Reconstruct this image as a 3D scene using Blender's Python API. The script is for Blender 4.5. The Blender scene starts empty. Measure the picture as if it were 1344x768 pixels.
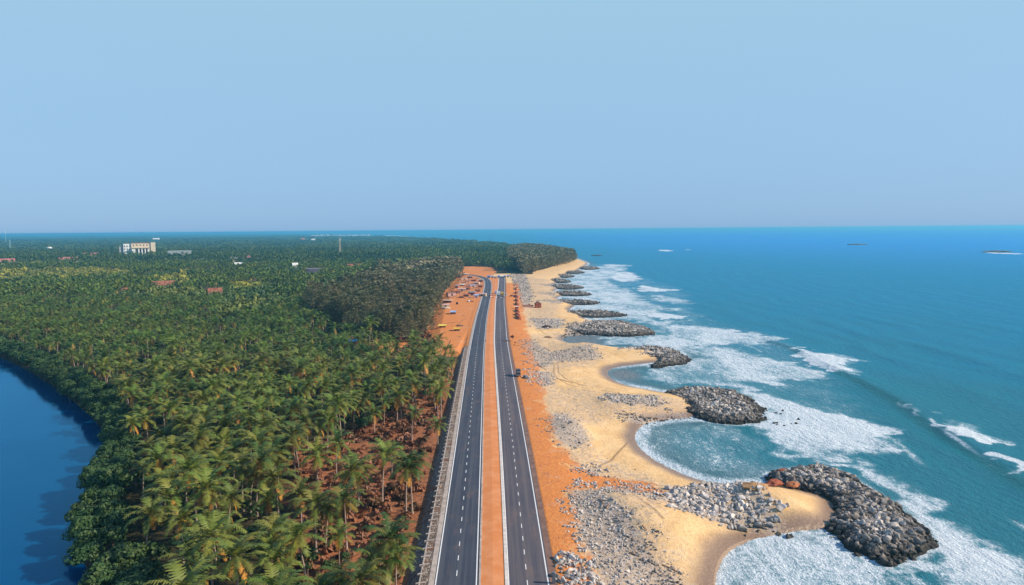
import bpy, math, random
import numpy as np
from mathutils import Matrix, Vector
R = math.radians
rng = np.random.default_rng(7)
random.seed(7)
SC = bpy.context.scene
COL = SC.collection

# ------------------------------------------------------------------ camera
CAMZ, F = 80.0, 896.0
PITCH, YAW, ROLL = math.atan(82.5/896), math.atan(24/896), R(0.47)
fw = np.array([math.sin(YAW)*math.cos(PITCH), math.cos(YAW)*math.cos(PITCH), -math.sin(PITCH)])
r0 = np.array([math.cos(YAW), -math.sin(YAW), 0.0]); u0 = np.cross(r0, fw)
rt = math.cos(ROLL)*r0 - math.sin(ROLL)*u0
up = math.cos(ROLL)*u0 + math.sin(ROLL)*r0
cd = bpy.data.cameras.new('camera'); cam = bpy.data.objects.new('camera', cd); COL.objects.link(cam)
cd.sensor_width = 36; cd.lens = 24.0; cd.clip_start = 1; cd.clip_end = 200000
M = Matrix(((rt[0], up[0], -fw[0], 0), (rt[1], up[1], -fw[1], 0), (rt[2], up[2], -fw[2], CAMZ), (0, 0, 0, 1)))
cam.matrix_world = M
SC.camera = cam

def at(x, y, z=0.0):
    """Point of the photograph -> point of the ground at height z."""
    d = fw + (x-672)/F*rt + (384-y)/F*up
    dz = min(d[2], -0.0012)
    t = (z-CAMZ)/dz
    return np.array([d[0]*t, d[1]*t, z])
def W(pts, z=0.0):
    return np.array([at(x, y, z)[:2] for x, y in pts])
def proj(P):
    P = np.asarray(P, float); q = P - np.array([0, 0, CAMZ])
    d = q@fw
    return 672+F*(q@rt)/d, 384-F*(q@up)/d, d

# ------------------------------------------------------------------ numeric helpers
def hash2(ix, iy, s):
    h = (ix.astype(np.int64)*374761393 + iy.astype(np.int64)*668265263 + s*974711) & 0xffffffff
    h = ((h ^ (h >> 13))*1274126177) & 0xffffffff
    return ((h ^ (h >> 16)) & 0xffff)/65535.0
def vnoise(x, y, s=0):
    ix = np.floor(x); iy = np.floor(y); fx = x-ix; fy = y-iy
    fx = fx*fx*(3-2*fx); fy = fy*fy*(3-2*fy)
    a = hash2(ix, iy, s); b = hash2(ix+1, iy, s); c = hash2(ix, iy+1, s); d = hash2(ix+1, iy+1, s)
    return (a*(1-fx)+b*fx)*(1-fy)+(c*(1-fx)+d*fx)*fy
def fbm(x, y, o=3, s=0):
    v = 0; a = .5; t = 0
    for k in range(o):
        v = v+a*vnoise(x*2**k, y*2**k, s+k*17); t += a; a *= .5
    return v/t
def sstep(a, b, x):
    t = np.clip((x-a)/(b-a), 0, 1); return t*t*(3-2*t)
def chaikin(P, n=2):
    for _ in range(n):
        Q = np.roll(P, -1, 0); P = np.stack([P*.75+Q*.25, P*.25+Q*.75], 1).reshape(-1, 2)
    return P
def sdf(X, Y, poly, margin=60.0):
    """Signed distance to a closed polygon, positive inside, clamped to +-margin outside its box."""
    out = np.full(X.shape, -margin)
    lo = poly.min(0)-margin; hi = poly.max(0)+margin
    m = (X > lo[0]) & (X < hi[0]) & (Y > lo[1]) & (Y < hi[1])
    x = X[m]; y = Y[m]
    if x.size == 0: return out
    d2 = np.full(x.shape, 1e18); ins = np.zeros(x.shape, bool)
    n = len(poly)
    for i in range(n):
        ax, ay = poly[i]; bx, by = poly[(i+1) % n]
        ex, ey = bx-ax, by-ay; L = ex*ex+ey*ey+1e-12
        t = np.clip(((x-ax)*ex+(y-ay)*ey)/L, 0, 1)
        dx = x-(ax+t*ex); dy = y-(ay+t*ey)
        d2 = np.minimum(d2, dx*dx+dy*dy)
        c = ((ay > y) != (by > y))
        if ey != 0: ins ^= c & (x < ax+(y-ay)*ex/ey)
    s = np.sqrt(d2); s = np.where(ins, s, -s)
    out[m] = np.maximum(s, -margin)
    return out
def sdm(X, Y, polys, margin=60.0):
    o = np.full(X.shape, -margin)
    for p in polys: o = np.maximum(o, sdf(X, Y, p, margin))
    return o
def dline(X, Y, pl):
    d2 = np.full(X.shape, 1e18)
    for (ax, ay), (bx, by) in zip(pl[:-1], pl[1:]):
        ex, ey = bx-ax, by-ay; L = ex*ex+ey*ey+1e-12
        t = np.clip(((X-ax)*ex+(Y-ay)*ey)/L, 0, 1)
        d2 = np.minimum(d2, (X-ax-t*ex)**2+(Y-ay-t*ey)**2)
    return np.sqrt(d2)

# ------------------------------------------------------------------ object helpers
def tag(o, label=None, cat=None, group=None, kind=None):
    if label: o['label'] = label
    if cat: o['category'] = cat
    if group: o['group'] = group
    if kind: o['kind'] = kind
    return o
def mesh_np(name, V, Fc, mats, midx=None, attrs=None, smooth=False):
    """V (n,3); Fc (m,k) one face size."""
    me = bpy.data.meshes.new(name); V = np.ascontiguousarray(V, np.float32); Fc = np.ascontiguousarray(Fc, np.int32)
    m, k = Fc.shape
    me.vertices.add(len(V)); me.vertices.foreach_set('co', V.ravel())
    me.loops.add(m*k); me.loops.foreach_set('vertex_index', Fc.ravel())
    me.polygons.add(m); me.polygons.foreach_set('loop_start', np.arange(0, m*k, k, dtype=np.int32))
    me.polygons.foreach_set('loop_total', np.full(m, k, np.int32))
    if midx is not None: me.polygons.foreach_set('material_index', np.ascontiguousarray(midx, np.int32))
    me.polygons.foreach_set('use_smooth', np.full(m, smooth, bool))
    for mt in mats: me.materials.append(mt)
    for kx, v in (attrs or {}).items():
        a = me.attributes.new(kx, 'FLOAT', 'POINT'); a.data.foreach_set('value', np.ascontiguousarray(v, np.float32))
    me.update(calc_edges=True)
    return me
def link(name, me, parent=None, loc=None, rz=0):
    o = bpy.data.objects.new(name, me); COL.objects.link(o)
    if parent is not None: o.parent = parent
    if loc is not None: o.location = tuple(float(v) for v in loc)
    if rz: o.rotation_euler = (0, 0, rz)
    return o
def empty(name, loc, rz=0, label=None, cat=None, group=None):
    o = bpy.data.objects.new(name, None); COL.objects.link(o)
    o.location = tuple(float(v) for v in loc); o.rotation_euler = (0, 0, rz); o.empty_display_size = .5
    return tag(o, label, cat, group)
class MB:
    """collects boxes, prisms, tubes into one mesh"""
    def __init__(s): s.v = []; s.f = []
    def add(s, v, f):
        b = len(s.v); s.v += [tuple(map(float, p)) for p in v]; s.f += [tuple(b+i for i in q) for q in f]; return s
    def box(s, x0, x1, y0, y1, z0, z1):
        return s.add([(x0, y0, z0), (x1, y0, z0), (x1, y1, z0), (x0, y1, z0), (x0, y0, z1), (x1, y0, z1), (x1, y1, z1), (x0, y1, z1)],
                     [(3, 2, 1, 0), (4, 5, 6, 7), (0, 1, 5, 4), (1, 2, 6, 5), (2, 3, 7, 6), (3, 0, 4, 7)])
    def taper(s, x0, x1, y0, y1, z0, z1, ix, iy):
        return s.add([(x0, y0, z0), (x1, y0, z0), (x1, y1, z0), (x0, y1, z0), (x0+ix, y0+iy, z1), (x1-ix, y0+iy, z1), (x1-ix, y1-iy, z1), (x0+ix, y1-iy, z1)],
                     [(3, 2, 1, 0), (4, 5, 6, 7), (0, 1, 5, 4), (1, 2, 6, 5), (2, 3, 7, 6), (3, 0, 4, 7)])
    def gable(s, x0, x1, y0, y1, z0, z1, ov=.4):
        a, b, c, d = x0-ov, x1+ov, y0-ov, y1+ov; m = (c+d)/2
        return s.add([(a, c, z0), (b, c, z0), (b, d, z0), (a, d, z0), (a, m, z1), (b, m, z1)],
                     [(3, 2, 1, 0), (0, 1, 5, 4), (2, 3, 4, 5), (1, 2, 5), (3, 0, 4)])
    def tube(s, pts, r, n=8):
        pts = [Vector(p) for p in pts]; rs = r if hasattr(r, '__len__') else [r]*len(pts); V = []; Fq = []
        for i, p in enumerate(pts):
            d = (pts[min(i+1, len(pts)-1)]-pts[max(i-1, 0)]).normalized()
            a = d.orthogonal().normalized(); b = d.cross(a)
            for k in range(n):
                t = 2*math.pi*k/n; V.append(p+a*math.cos(t)*rs[i]+b*math.sin(t)*rs[i])
        for i in range(len(pts)-1):
            for k in range(n): Fq.append((i*n+k, i*n+(k+1) % n, (i+1)*n+(k+1) % n, (i+1)*n+k))
        Fq.append(tuple(range(n-1, -1, -1))); Fq.append(tuple((len(pts)-1)*n+k for k in range(n)))
        return s.add(V, Fq)
    def build(s, name, mat, parent=None, loc=None, rz=0, bevel=0):
        me = bpy.data.meshes.new(name); me.from_pydata(s.v, [], s.f); me.materials.append(mat); me.update()
        o = link(name, me, parent, loc, rz)
        if bevel:
            b = o.modifiers.new('bevel', 'BEVEL'); b.width = bevel; b.segments = 2; b.limit_method = 'ANGLE'
        return o

# ------------------------------------------------------------------ node helpers
class NT:
    def __init__(s, name):
        s.m = bpy.data.materials.new(name); s.m.use_nodes = True; s.t = s.m.node_tree; s.n = s.t.nodes; s.n.clear()
        s.out = s.n.new('ShaderNodeOutputMaterial')
    def nd(s, typ, ins=None, **kw):
        n = s.n.new(typ)
        for k, v in kw.items(): setattr(n, k, v)
        for k, v in (ins or {}).items():
            if isinstance(v, bpy.types.NodeSocket): s.t.links.new(v, n.inputs[k])
            elif v is not None:
                i = n.inputs[k]
                if i.type == 'RGBA' and len(v) == 3: v = (*v, 1)
                i.default_value = v
        return n
    def attr(s, name): return s.nd('ShaderNodeAttribute', attribute_name=name).outputs['Fac']
    def pos(s): return s.nd('ShaderNodeNewGeometry').outputs['Position']
    def mp(s, vec, sc): return s.nd('ShaderNodeMapping', {'Vector': vec, 'Scale': sc}).outputs[0]
    def noise(s, vec, scale, det=4, rough=.55, dist=0.0):
        return s.nd('ShaderNodeTexNoise', {'Vector': vec, 'Scale': scale, 'Detail': det, 'Roughness': rough, 'Distortion': dist}).outputs['Fac']
    def vor(s, vec, scale, feature='F1', out='Distance'):
        return s.nd('ShaderNodeTexVoronoi', {'Vector': vec, 'Scale': scale}, feature=feature).outputs[out]
    def math(s, op, a, b=None, c=None, clamp=False):
        n = s.n.new('ShaderNodeMath'); n.operation = op; n.use_clamp = clamp
        for i, v in enumerate((a, b, c)):
            if v is None: continue
            if isinstance(v, bpy.types.NodeSocket): s.t.links.new(v, n.inputs[i])
            else: n.inputs[i].default_value = v
        return n.outputs[0]
    def rng(s, v, a, b, c=0.0, d=1.0, mode='SMOOTHSTEP'):
        n = s.nd('ShaderNodeMapRange', {'Value': v, 'From Min': a, 'From Max': b, 'To Min': c, 'To Max': d}, interpolation_type=mode)
        return n.outputs[0]
    def mix(s, f, a, b, blend='MIX'):
        n = s.n.new('ShaderNodeMix'); n.data_type = 'RGBA'; n.blend_type = blend
        for sk, v in ((n.inputs[0], f), (n.inputs[6], a), (n.inputs[7], b)):
            if isinstance(v, bpy.types.NodeSocket): s.t.links.new(v, sk)
            elif hasattr(v, '__len__'): sk.default_value = (*v[:3], 1)
            else: sk.default_value = v
        return n.outputs[2]
    def bump(s, h, strength=.5, dist=.1):
        return s.nd('ShaderNodeBump', {'Height': h, 'Strength': strength, 'Distance': dist}).outputs[0]
    def bsdf(s, col, rough=.8, spec=.3, normal=None, **kw):
        i = {'Base Color': col, 'Roughness': rough, 'Specular IOR Level': spec}
        if normal is not None: i['Normal'] = normal
        i.update(kw)
        return s.nd('ShaderNodeBsdfPrincipled', i).outputs[0]
    def fin(s, sh): s.t.links.new(sh, s.out.inputs['Surface']); return s.m
def plain(name, col, rough=.6, var=.15, scale=1.5, spec=.3):
    t = NT(name); n = t.noise(t.pos(), scale, 5)
    c = t.mix(t.rng(n, .3, .7), [x*(1-var) for x in col], [min(1, x*(1+var)) for x in col])
    return t.fin(t.bsdf(c, rough, spec))

# ------------------------------------------------------------------ plan of the coast (traced, then placed on the ground)
shore_px = [(860, 1300), (900, 1000), (925, 850), (936, 790), (938, 768), (941, 745), (955, 725), (975, 712), (1000, 704), (1030, 699), (1062, 695), (1086, 693), (1097, 684),
    (1100, 668), (1092, 655), (1060, 645), (1030, 637), (1000, 634), (975, 635), (945, 635), (915, 630), (890, 620), (862, 606), (842, 592),
    (832, 576), (836, 563), (848, 555), (868, 551), (900, 549), (915, 545), (925, 535), (915, 522), (890, 517), (868, 515), (850, 511),
    (825, 507), (806, 500), (796, 491), (800, 484), (820, 480), (850, 477), (880, 474), (893, 470), (893, 463), (870, 458), (845, 457),
    (815, 457), (795, 456), (783, 453), (770, 452), (757, 453), (745, 450), (736, 445), (745, 441), (765, 440), (785, 439), (800, 435), (815, 430),
    (810, 425), (790, 422), (772, 420), (764, 417), (772, 414), (754, 411), (746, 406), (755, 402), (752, 398), (738, 394), (728, 391),
    (745, 387), (735, 384), (725, 382), (736, 378), (728, 375.5), (722, 374), (737, 370), (725, 367), (741, 364), (746, 361.5), (742, 359.5), (756, 356),
    (761, 353), (766, 350), (772, 347), (770, 344.5), (762, 341.5), (750, 337), (738, 333), (720, 329), (690, 324), (660, 320.5), (640, 319), (610, 317),
    (580, 315), (560, 314), (530, 312), (505, 310.8), (485, 309.8), (450, 308.5), (400, 308), (300, 307.5)]
land = np.vstack([chaikin(W(shore_px), 0)])
ls = land
# light smoothing of the open line
for _ in range(2):
    a, b = ls[:-1], ls[1:]
    ls = np.vstack([ls[:1], np.stack([a*.75+b*.25, a*.25+b*.75], 1).reshape(-1, 2), ls[-1:]])
LAND = np.vstack([ls, [(-90000, 70000), (-90000, -3000), (60, -3000)]])
river_px = [(-60, 452), (0, 469), (30, 483), (60, 501), (95, 526), (120, 547), (134, 565), (143, 590), (146, 608), (136, 628), (120, 650), (110, 680),
            (104, 705), (112, 735), (120, 768), (132, 850), (150, 1000)]
RIVER = np.vstack([W(river_px), [(-70, -400), (-1600, -400), (-1600, 560), (-700, 560)]])
RIVER = chaikin(RIVER, 1)

def iv(tab):
    xs, ys = zip(*tab); return lambda Y: np.interp(Y, xs, ys)
def smooth_iv(tab, w=40):
    f = iv(tab); return lambda Y: sum(f(np.asarray(Y)+k*w/4) for k in range(-4, 5))/9
cl = smooth_iv([(0, 1.0), (144, 0), (211, -.5), (260, -1.0), (411, -2.3), (567, -2.2), (759, .3), (914, 1.5), (1010, 0), (1060, -4), (1103, -12), (1150, -28), (1200, -60), (1240, -110)])
cr = smooth_iv([(0, .3), (144, 0), (211, -.2), (260, -.6), (411, -2), (450, -2.4), (709, -.6), (914, 4), (1060, 6), (1300, 6)])

orange_px = [
 [(725, 900), (800, 900), (778, 768), (765, 745), (750, 715), (745, 690), (742, 660), (748, 645), (790, 634), (820, 640), (850, 645), (865, 640), (840, 629), (800, 625), (775, 622), (750, 614), (735, 595),
  (722, 570), (714, 545), (706, 510), (700, 480), (690, 440), (684, 410), (679, 372), (663, 372), (655, 420), (650, 500), (650, 600), (660, 900)],
 [(612, 466), (585, 462), (560, 462), (540, 466), (515, 462), (535, 455), (560, 445), (566, 425), (574, 400), (590, 375), (606, 358), (600, 349), (645, 350), (650, 358), (640, 366), (640, 400), (625, 440)],
 [(498, 446), (535, 446), (532, 458), (508, 462), (496, 455)],
 [(402, 356), (421, 356), (421, 364), (404, 364)]]
ORANGE = [W(p, 4.5) for p in orange_px]
soil_px = [[(380, 590), (470, 560), (560, 500), (606, 466), (612, 470), (590, 560), (570, 650), (556, 768), (540, 900), (300, 900), (370, 760), (395, 700), (375, 650)],
           [(445, 436), (560, 440), (560, 468), (455, 462)]]
SOIL = [W(p, 3) for p in soil_px]
clear_px = [[(395, 598), (470, 575), (548, 545), (580, 560), (568, 620), (556, 680), (520, 700), (528, 745), (500, 760), (450, 715), (400, 725), (378, 660)]]
CLEAR = [W(p, 3) for p in clear_px]
rubble_px = [
 [(745, 645), (790, 650), (812, 668), (832, 690), (850, 715), (868, 738), (895, 752), (925, 790), (930, 830), (800, 830), (785, 768), (770, 735), (755, 705), (744, 670)],
 [(770, 637), (805, 636), (850, 640), (888, 652), (880, 665), (850, 662), (800, 652)],
 [(720, 545), (745, 543), (765, 560), (778, 575), (765, 590), (735, 588), (716, 566)],
 [(755, 616), (783, 613), (793, 626), (765, 630)],
 [(688, 489), (722, 489), (727, 507), (697, 508)],
 [(681, 449), (700, 447), (722, 462), (775, 455), (790, 468), (760, 472), (728, 474), (722, 484), (692, 481)],
 [(695, 418), (737, 418), (740, 429), (705, 432)],
 [(790, 517), (866, 519), (872, 532), (800, 531)],
 [(820, 541), (905, 541), (905, 549), (825, 547)],
 [(868, 652), (885, 640), (910, 630), (970, 629), (1002, 645), (1025, 670), (1032, 694), (1005, 684), (960, 684), (905, 677), (872, 666)],
 [(668, 361), (690, 360), (694, 372), (700, 388), (694, 404), (684, 402), (678, 380)],
 [(720, 742), (765, 740), (790, 768), (830, 860), (735, 860)],
 [(745, 424), (772, 422), (775, 436), (740, 437)], [(700, 372), (735, 371), (730, 376)], [(702, 384), (732, 382), (728, 387)], [(700, 394), (740, 392), (735, 398)]]
RUB = [W(p, 3.5) for p in rubble_px]
LITTER = [W(p, 3.8) for p in ([(688, 440), (735, 432), (790, 452), (792, 472), (735, 484), (728, 505), (800, 516), (905, 518), (905, 551), (800, 546), (768, 560), (782, 590), (900, 640), (880, 670), (850, 700),
   (800, 650), (745, 612), (715, 560), (700, 500)], [(676, 362), (722, 366), (735, 400), (728, 425), (690, 430), (684, 400)], [(740, 640), (800, 645), (870, 700), (930, 790), (930, 850), (780, 850), (745, 700)])]
gmounds = [  # polygon px, height, label
 ([(1003, 624), (1035, 616), (1075, 613), (1108, 620), (1140, 643), (1165, 658), (1190, 678), (1221, 702), (1214, 718), (1190, 738), (1162, 741), (1132, 732), (1106, 716), (1087, 692), (1100, 677), (1092, 655), (1050, 645), (1012, 636)], 4.2,
  'largest dark rubble groyne head, curving round the sandy spit with rust coloured earth'),
 ([(866, 519), (890, 512), (925, 509), (963, 515), (985, 524), (1004, 543), (1001, 553), (972, 557), (940, 554), (905, 548), (903, 532)], 3.6,
  'oval grey rubble groyne head with loose black rocks trailing off its seaward tip'),
 ([(795, 462), (820, 459), (850, 457), (880, 459), (906, 470), (903, 477), (880, 480), (862, 483), (850, 480), (868, 474), (850, 470), (800, 470)], 4.2,
  'hooked grey rubble groyne wrapping a tongue of bare sand'),
 ([(733, 435), (743, 427), (757, 424), (790, 424), (815, 423), (845, 430), (861, 437), (850, 441), (800, 442), (790, 440), (760, 439)], 4.5,
  'brown and grey rubble groyne beside the still beach pool'),
 ([(742, 410), (760, 408.5), (790, 409), (825, 413), (815, 416), (770, 417), (745, 413.5)], 3.0, 'slim dark groyne running straight out just beyond the beach pool'),
 ([(722, 394), (745, 395), (770, 395), (790, 397.5), (780, 400), (750, 400.5), (730, 398)], 3.0, 'slim dark groyne level with the red hut on the beach'),
 ([(723, 384.5), (740, 383), (765, 384), (780, 386.5), (765, 389), (735, 388.5)], 3.0, 'dark low groyne, the next one beyond the groyne level with the red hut'),
 ([(721, 375.5), (735, 374), (755, 375), (769, 378), (750, 380.5), (728, 379)], 3.0, 'dark low groyne, the second one beyond the groyne level with the red hut'),
 ([(719, 367.5), (735, 366.7), (754, 370), (735, 372), (722, 370)], 3.0, 'dark low groyne, third beyond the red hut where the sand narrows'),
 ([(731, 361), (745, 360.5), (756, 363), (742, 365.2), (730, 363)], 3.0, 'small dark groyne, third from the wooded headland'),
 ([(741, 357), (757, 356), (770, 357.5), (757, 360), (744, 359)], 3.0, 'small dark groyne, second from the wooded headland'),
 ([(760, 351), (775, 350.8), (790, 352.3), (776, 354.4), (762, 353.5)], 3.0, 'small dark groyne closest to the wooded headland tip')]
GM = [(chaikin(W(p, 0.3), 2), h, l) for p, h, l in gmounds]
tracks = [W(p, 4) for p in ([(727, 478), (727, 490), (738, 500), (757, 506), (790, 510), (820, 516)], [(732, 476), (733, 487), (745, 496), (765, 503), (800, 508)],
    [(838, 640), (880, 640)], [(700, 425), (716, 436)], [(716, 417), (745, 428), (752, 436)],
    [(720, 470), (760, 478), (800, 474)], [(832, 560), (800, 600), (780, 612)], [(830, 655), (870, 690)], [(760, 510), (850, 520)])]
dune_px = [((862, 690), 16, 3.6), ((805, 665), 9, 1.6), ((770, 453), 16, 2.5), ((1030, 655), 9, 2.2), ((985, 640), 5, 2.0), ((745, 560), 9, 3.2), ((728, 768), 5, 1.2), ((825, 530), 16, 1.2), ((715, 445), 10, 1.2)]
DUNES = [(at(*p, 4), r, h) for p, r, h in dune_px]

def ground_h(X, Y, full=False):
    sea = sdf(X, Y, LAND, 80.0)
    far = np.abs(Y) > 9000
    sea = np.where(far & (sea <= -79), -80, sea)
    riv = sdf(X, Y, RIVER, 60.0)
    h = 3.8*(1-np.exp(-np.maximum(sea, 0)/16.0))
    h = np.where(sea < 0, np.maximum(-5, sea*.14), h)
    h = h + np.where(sea > 4, (fbm(X/14, Y/14, 3, 3)-.5)*1.3*sstep(4, 20, sea), 0)
    h = h + np.where((sea > 4) & (Y < 700), (fbm(X/3.2, Y/3.2, 3, 9)-.5)*.55*sstep(6, 22, sea), 0)
    for p, r, hh in DUNES:
        d2 = ((X-p[0])**2+((Y-p[1])*.7)**2)/r**2
        h = h+hh*np.exp(-d2*1.3)*(sea > 0)
    L = X-cl(Y); Rr = X-cr(Y)
    on = (Y < 1260)
    inl = 2.6+(fbm(X/40, Y/40, 2, 5)-.5)*.8
    site = np.clip(sdm(X, Y, ORANGE[1:2], 30), 0, 8)/8
    inl = inl*(1-site)+4.7*site
    # left: fall from the road shelf to the grove; right: blend to the beach
    h = np.where(L < -5, inl+(5.0-inl)*sstep(-19.3, -15.3, L)*on, h)
    h = np.where((L >= -5), np.where(Rr < 13.2, np.where(on, 5.0, h), h+(5.0-h)*(1-sstep(13.2, 40, Rr))*on), h)
    h = np.where((L < -5) & (sea < 40), np.minimum(h, 3.8*(1-np.exp(-np.maximum(sea, 0)/16.0))+np.minimum(sea, 0)*.14), h)
    h = np.where((L < -5) & (riv > -40), np.minimum(h, np.maximum(-2.5, -riv*.28)), h)
    h = np.where(on & (L > -16) & (Rr < 13), 4.9, h)
    if full: return h, sea, riv, L, Rr
    return h

# ------------------------------------------------------------------ grids that thin out with distance
def fan_grid(rows, us, near=150.0):
    Yg = np.repeat(rows[:, None], len(us), 1); Xg = us[None, :]*np.maximum(rows, near)[:, None]
    nr, nc = Yg.shape
    i = np.arange(nr-1)[:, None]*nc+np.arange(nc-1)[None, :]
    Fq = np.stack([i, i+1, i+nc+1, i+nc], -1).reshape(-1, 4)
    return Xg.ravel(), Yg.ravel(), Fq
ypx = np.concatenate([np.arange(1000, 520, -1.0), np.arange(520, 330, -.45), np.arange(330, 302.6, -.6)])
rows = np.concatenate([[-600, -200, 0, 50, 85], 80*896/(ypx-301.5), [90000]])

# ---- terrain
us = np.concatenate([np.linspace(-1.3, -.24, 170, endpoint=False), np.linspace(-.24, .66, 720, endpoint=False), np.linspace(.66, 1.3, 30)])
X, Y, Fq = fan_grid(rows, us)
H, sea, riv, L, Rr = ground_h(X, Y, True)
near = Y < 3000
def part(fn):
    o = np.full(X.shape, -30.0); o[near] = fn(X[near], Y[near]); return o
orange = part(lambda x, y: sdm(x, y, ORANGE, 30)); soil = part(lambda x, y: sdm(x, y, SOIL, 30))
rub = part(lambda x, y: sdm(x, y, RUB, 30)); trk = part(lambda x, y: -np.minimum(np.min([dline(x, y, t) for t in tracks], 0), 30))
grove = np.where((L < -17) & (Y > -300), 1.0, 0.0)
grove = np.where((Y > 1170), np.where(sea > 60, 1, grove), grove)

t = NT('ground_material'); P = t.pos()
n1 = t.noise(P, .12, 6, .6); n2 = t.noise(P, .9, 6, .65); n3 = t.noise(P, .03, 4); n4 = t.noise(P, 4.0, 3)
c = t.mix(t.rng(n1, .35, .65), (.72, .45, .205), (.80, .53, .265))
c = t.mix(t.rng(n2, .5, .72, 0, .55), c, (.40, .235, .12))
# dark scatter of shell, coir and twigs on the dry beach
sp = t.math('MULTIPLY', t.rng(n4, .62, .68), t.rng(n2, .48, .6)); sp = t.math('MULTIPLY', sp, t.rng(n1, .42, .55))
sp = t.math('MULTIPLY', sp, t.rng(t.attr('shore'), 14, 26))
c = t.mix(t.math('MULTIPLY', sp, .7), c, (.12, .07, .045))
c = t.mix(t.rng(t.attr('track'), -.75, -.1, 0, .65), c, (.17, .095, .05))
wet = t.rng(t.math('ADD', t.attr('shore'), t.math('MULTIPLY', n1, 3)), 3, 9.5, 1, 0)
c = t.mix(wet, c, (.27, .165, .10))
rn = t.math('ADD', t.attr('rubble'), t.math('MULTIPLY_ADD', n2, 10, -5.5))
vc = t.vor(P, 1.1, 'F1', 'Color'); vb = t.nd('ShaderNodeSeparateColor', {'Color': vc}).outputs[0]
stone = t.mix(vb, (.24, .20, .175), (.56, .50, .46)); stone = t.mix(t.rng(n2, .42, .6), stone, (.50, .36, .22))
c = t.mix(t.rng(rn, -1.5, 1.2, 0, .9), c, stone)
ln = t.math('ADD', t.attr('litter'), t.math('MULTIPLY_ADD', n1, 16, -8)); sp2 = t.vor(P, 1.9, 'F1', 'Color'); sp2 = t.nd('ShaderNodeSeparateColor', {'Color': sp2}).outputs[0]
lcol = t.mix(sp2, (.24, .165, .12), (.60, .50, .42)); lf = t.math('MULTIPLY', t.rng(ln, -3, 4), t.rng(t.noise(P, .55, 6, .75), .42, .60, .08, .70))
c = t.mix(lf, c, lcol)
on = t.math('ADD', t.attr('orange'), t.math('MULTIPLY_ADD', n1, 16, -7)); on = t.math('ADD', on, t.math('MULTIPLY_ADD', n2, 8, -4))
orc = t.mix(t.rng(n2, .35, .7), (.70, .26, .070), (.60, .20, .060)); orc = t.mix(t.rng(n1, .55, .7, 0, .7), orc, (.62, .33, .18)); orc = t.mix(t.rng(t.noise(P, .22, 6, .7), .55, .68, 0, .55), orc, (.34, .14, .075))
c = t.mix(t.rng(on, -2.0, 1.0), c, orc)
so = t.math('ADD', t.attr('soil'), t.math('MULTIPLY_ADD', n1, 16, -8))
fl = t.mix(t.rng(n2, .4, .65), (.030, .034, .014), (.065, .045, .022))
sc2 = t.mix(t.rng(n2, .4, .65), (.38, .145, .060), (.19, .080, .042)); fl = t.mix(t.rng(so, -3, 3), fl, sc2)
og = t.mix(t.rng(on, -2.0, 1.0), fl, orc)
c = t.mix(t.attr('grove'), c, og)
b = t.bump(t.math('ADD', t.math('MULTIPLY', n2, .8), t.math('MULTIPLY', n4, .25)), .9, .5)
rgh = t.rng(wet, 0, 1, .95, .35)
m_ground = t.fin(t.bsdf(c, rgh, t.rng(wet, 0, 1, .15, .5), b))
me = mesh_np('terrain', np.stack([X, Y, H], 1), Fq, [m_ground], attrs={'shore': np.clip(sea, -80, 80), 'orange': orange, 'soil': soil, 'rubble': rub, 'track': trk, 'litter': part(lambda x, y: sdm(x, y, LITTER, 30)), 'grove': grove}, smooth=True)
tag(link('terrain', me), kind='structure')

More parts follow.
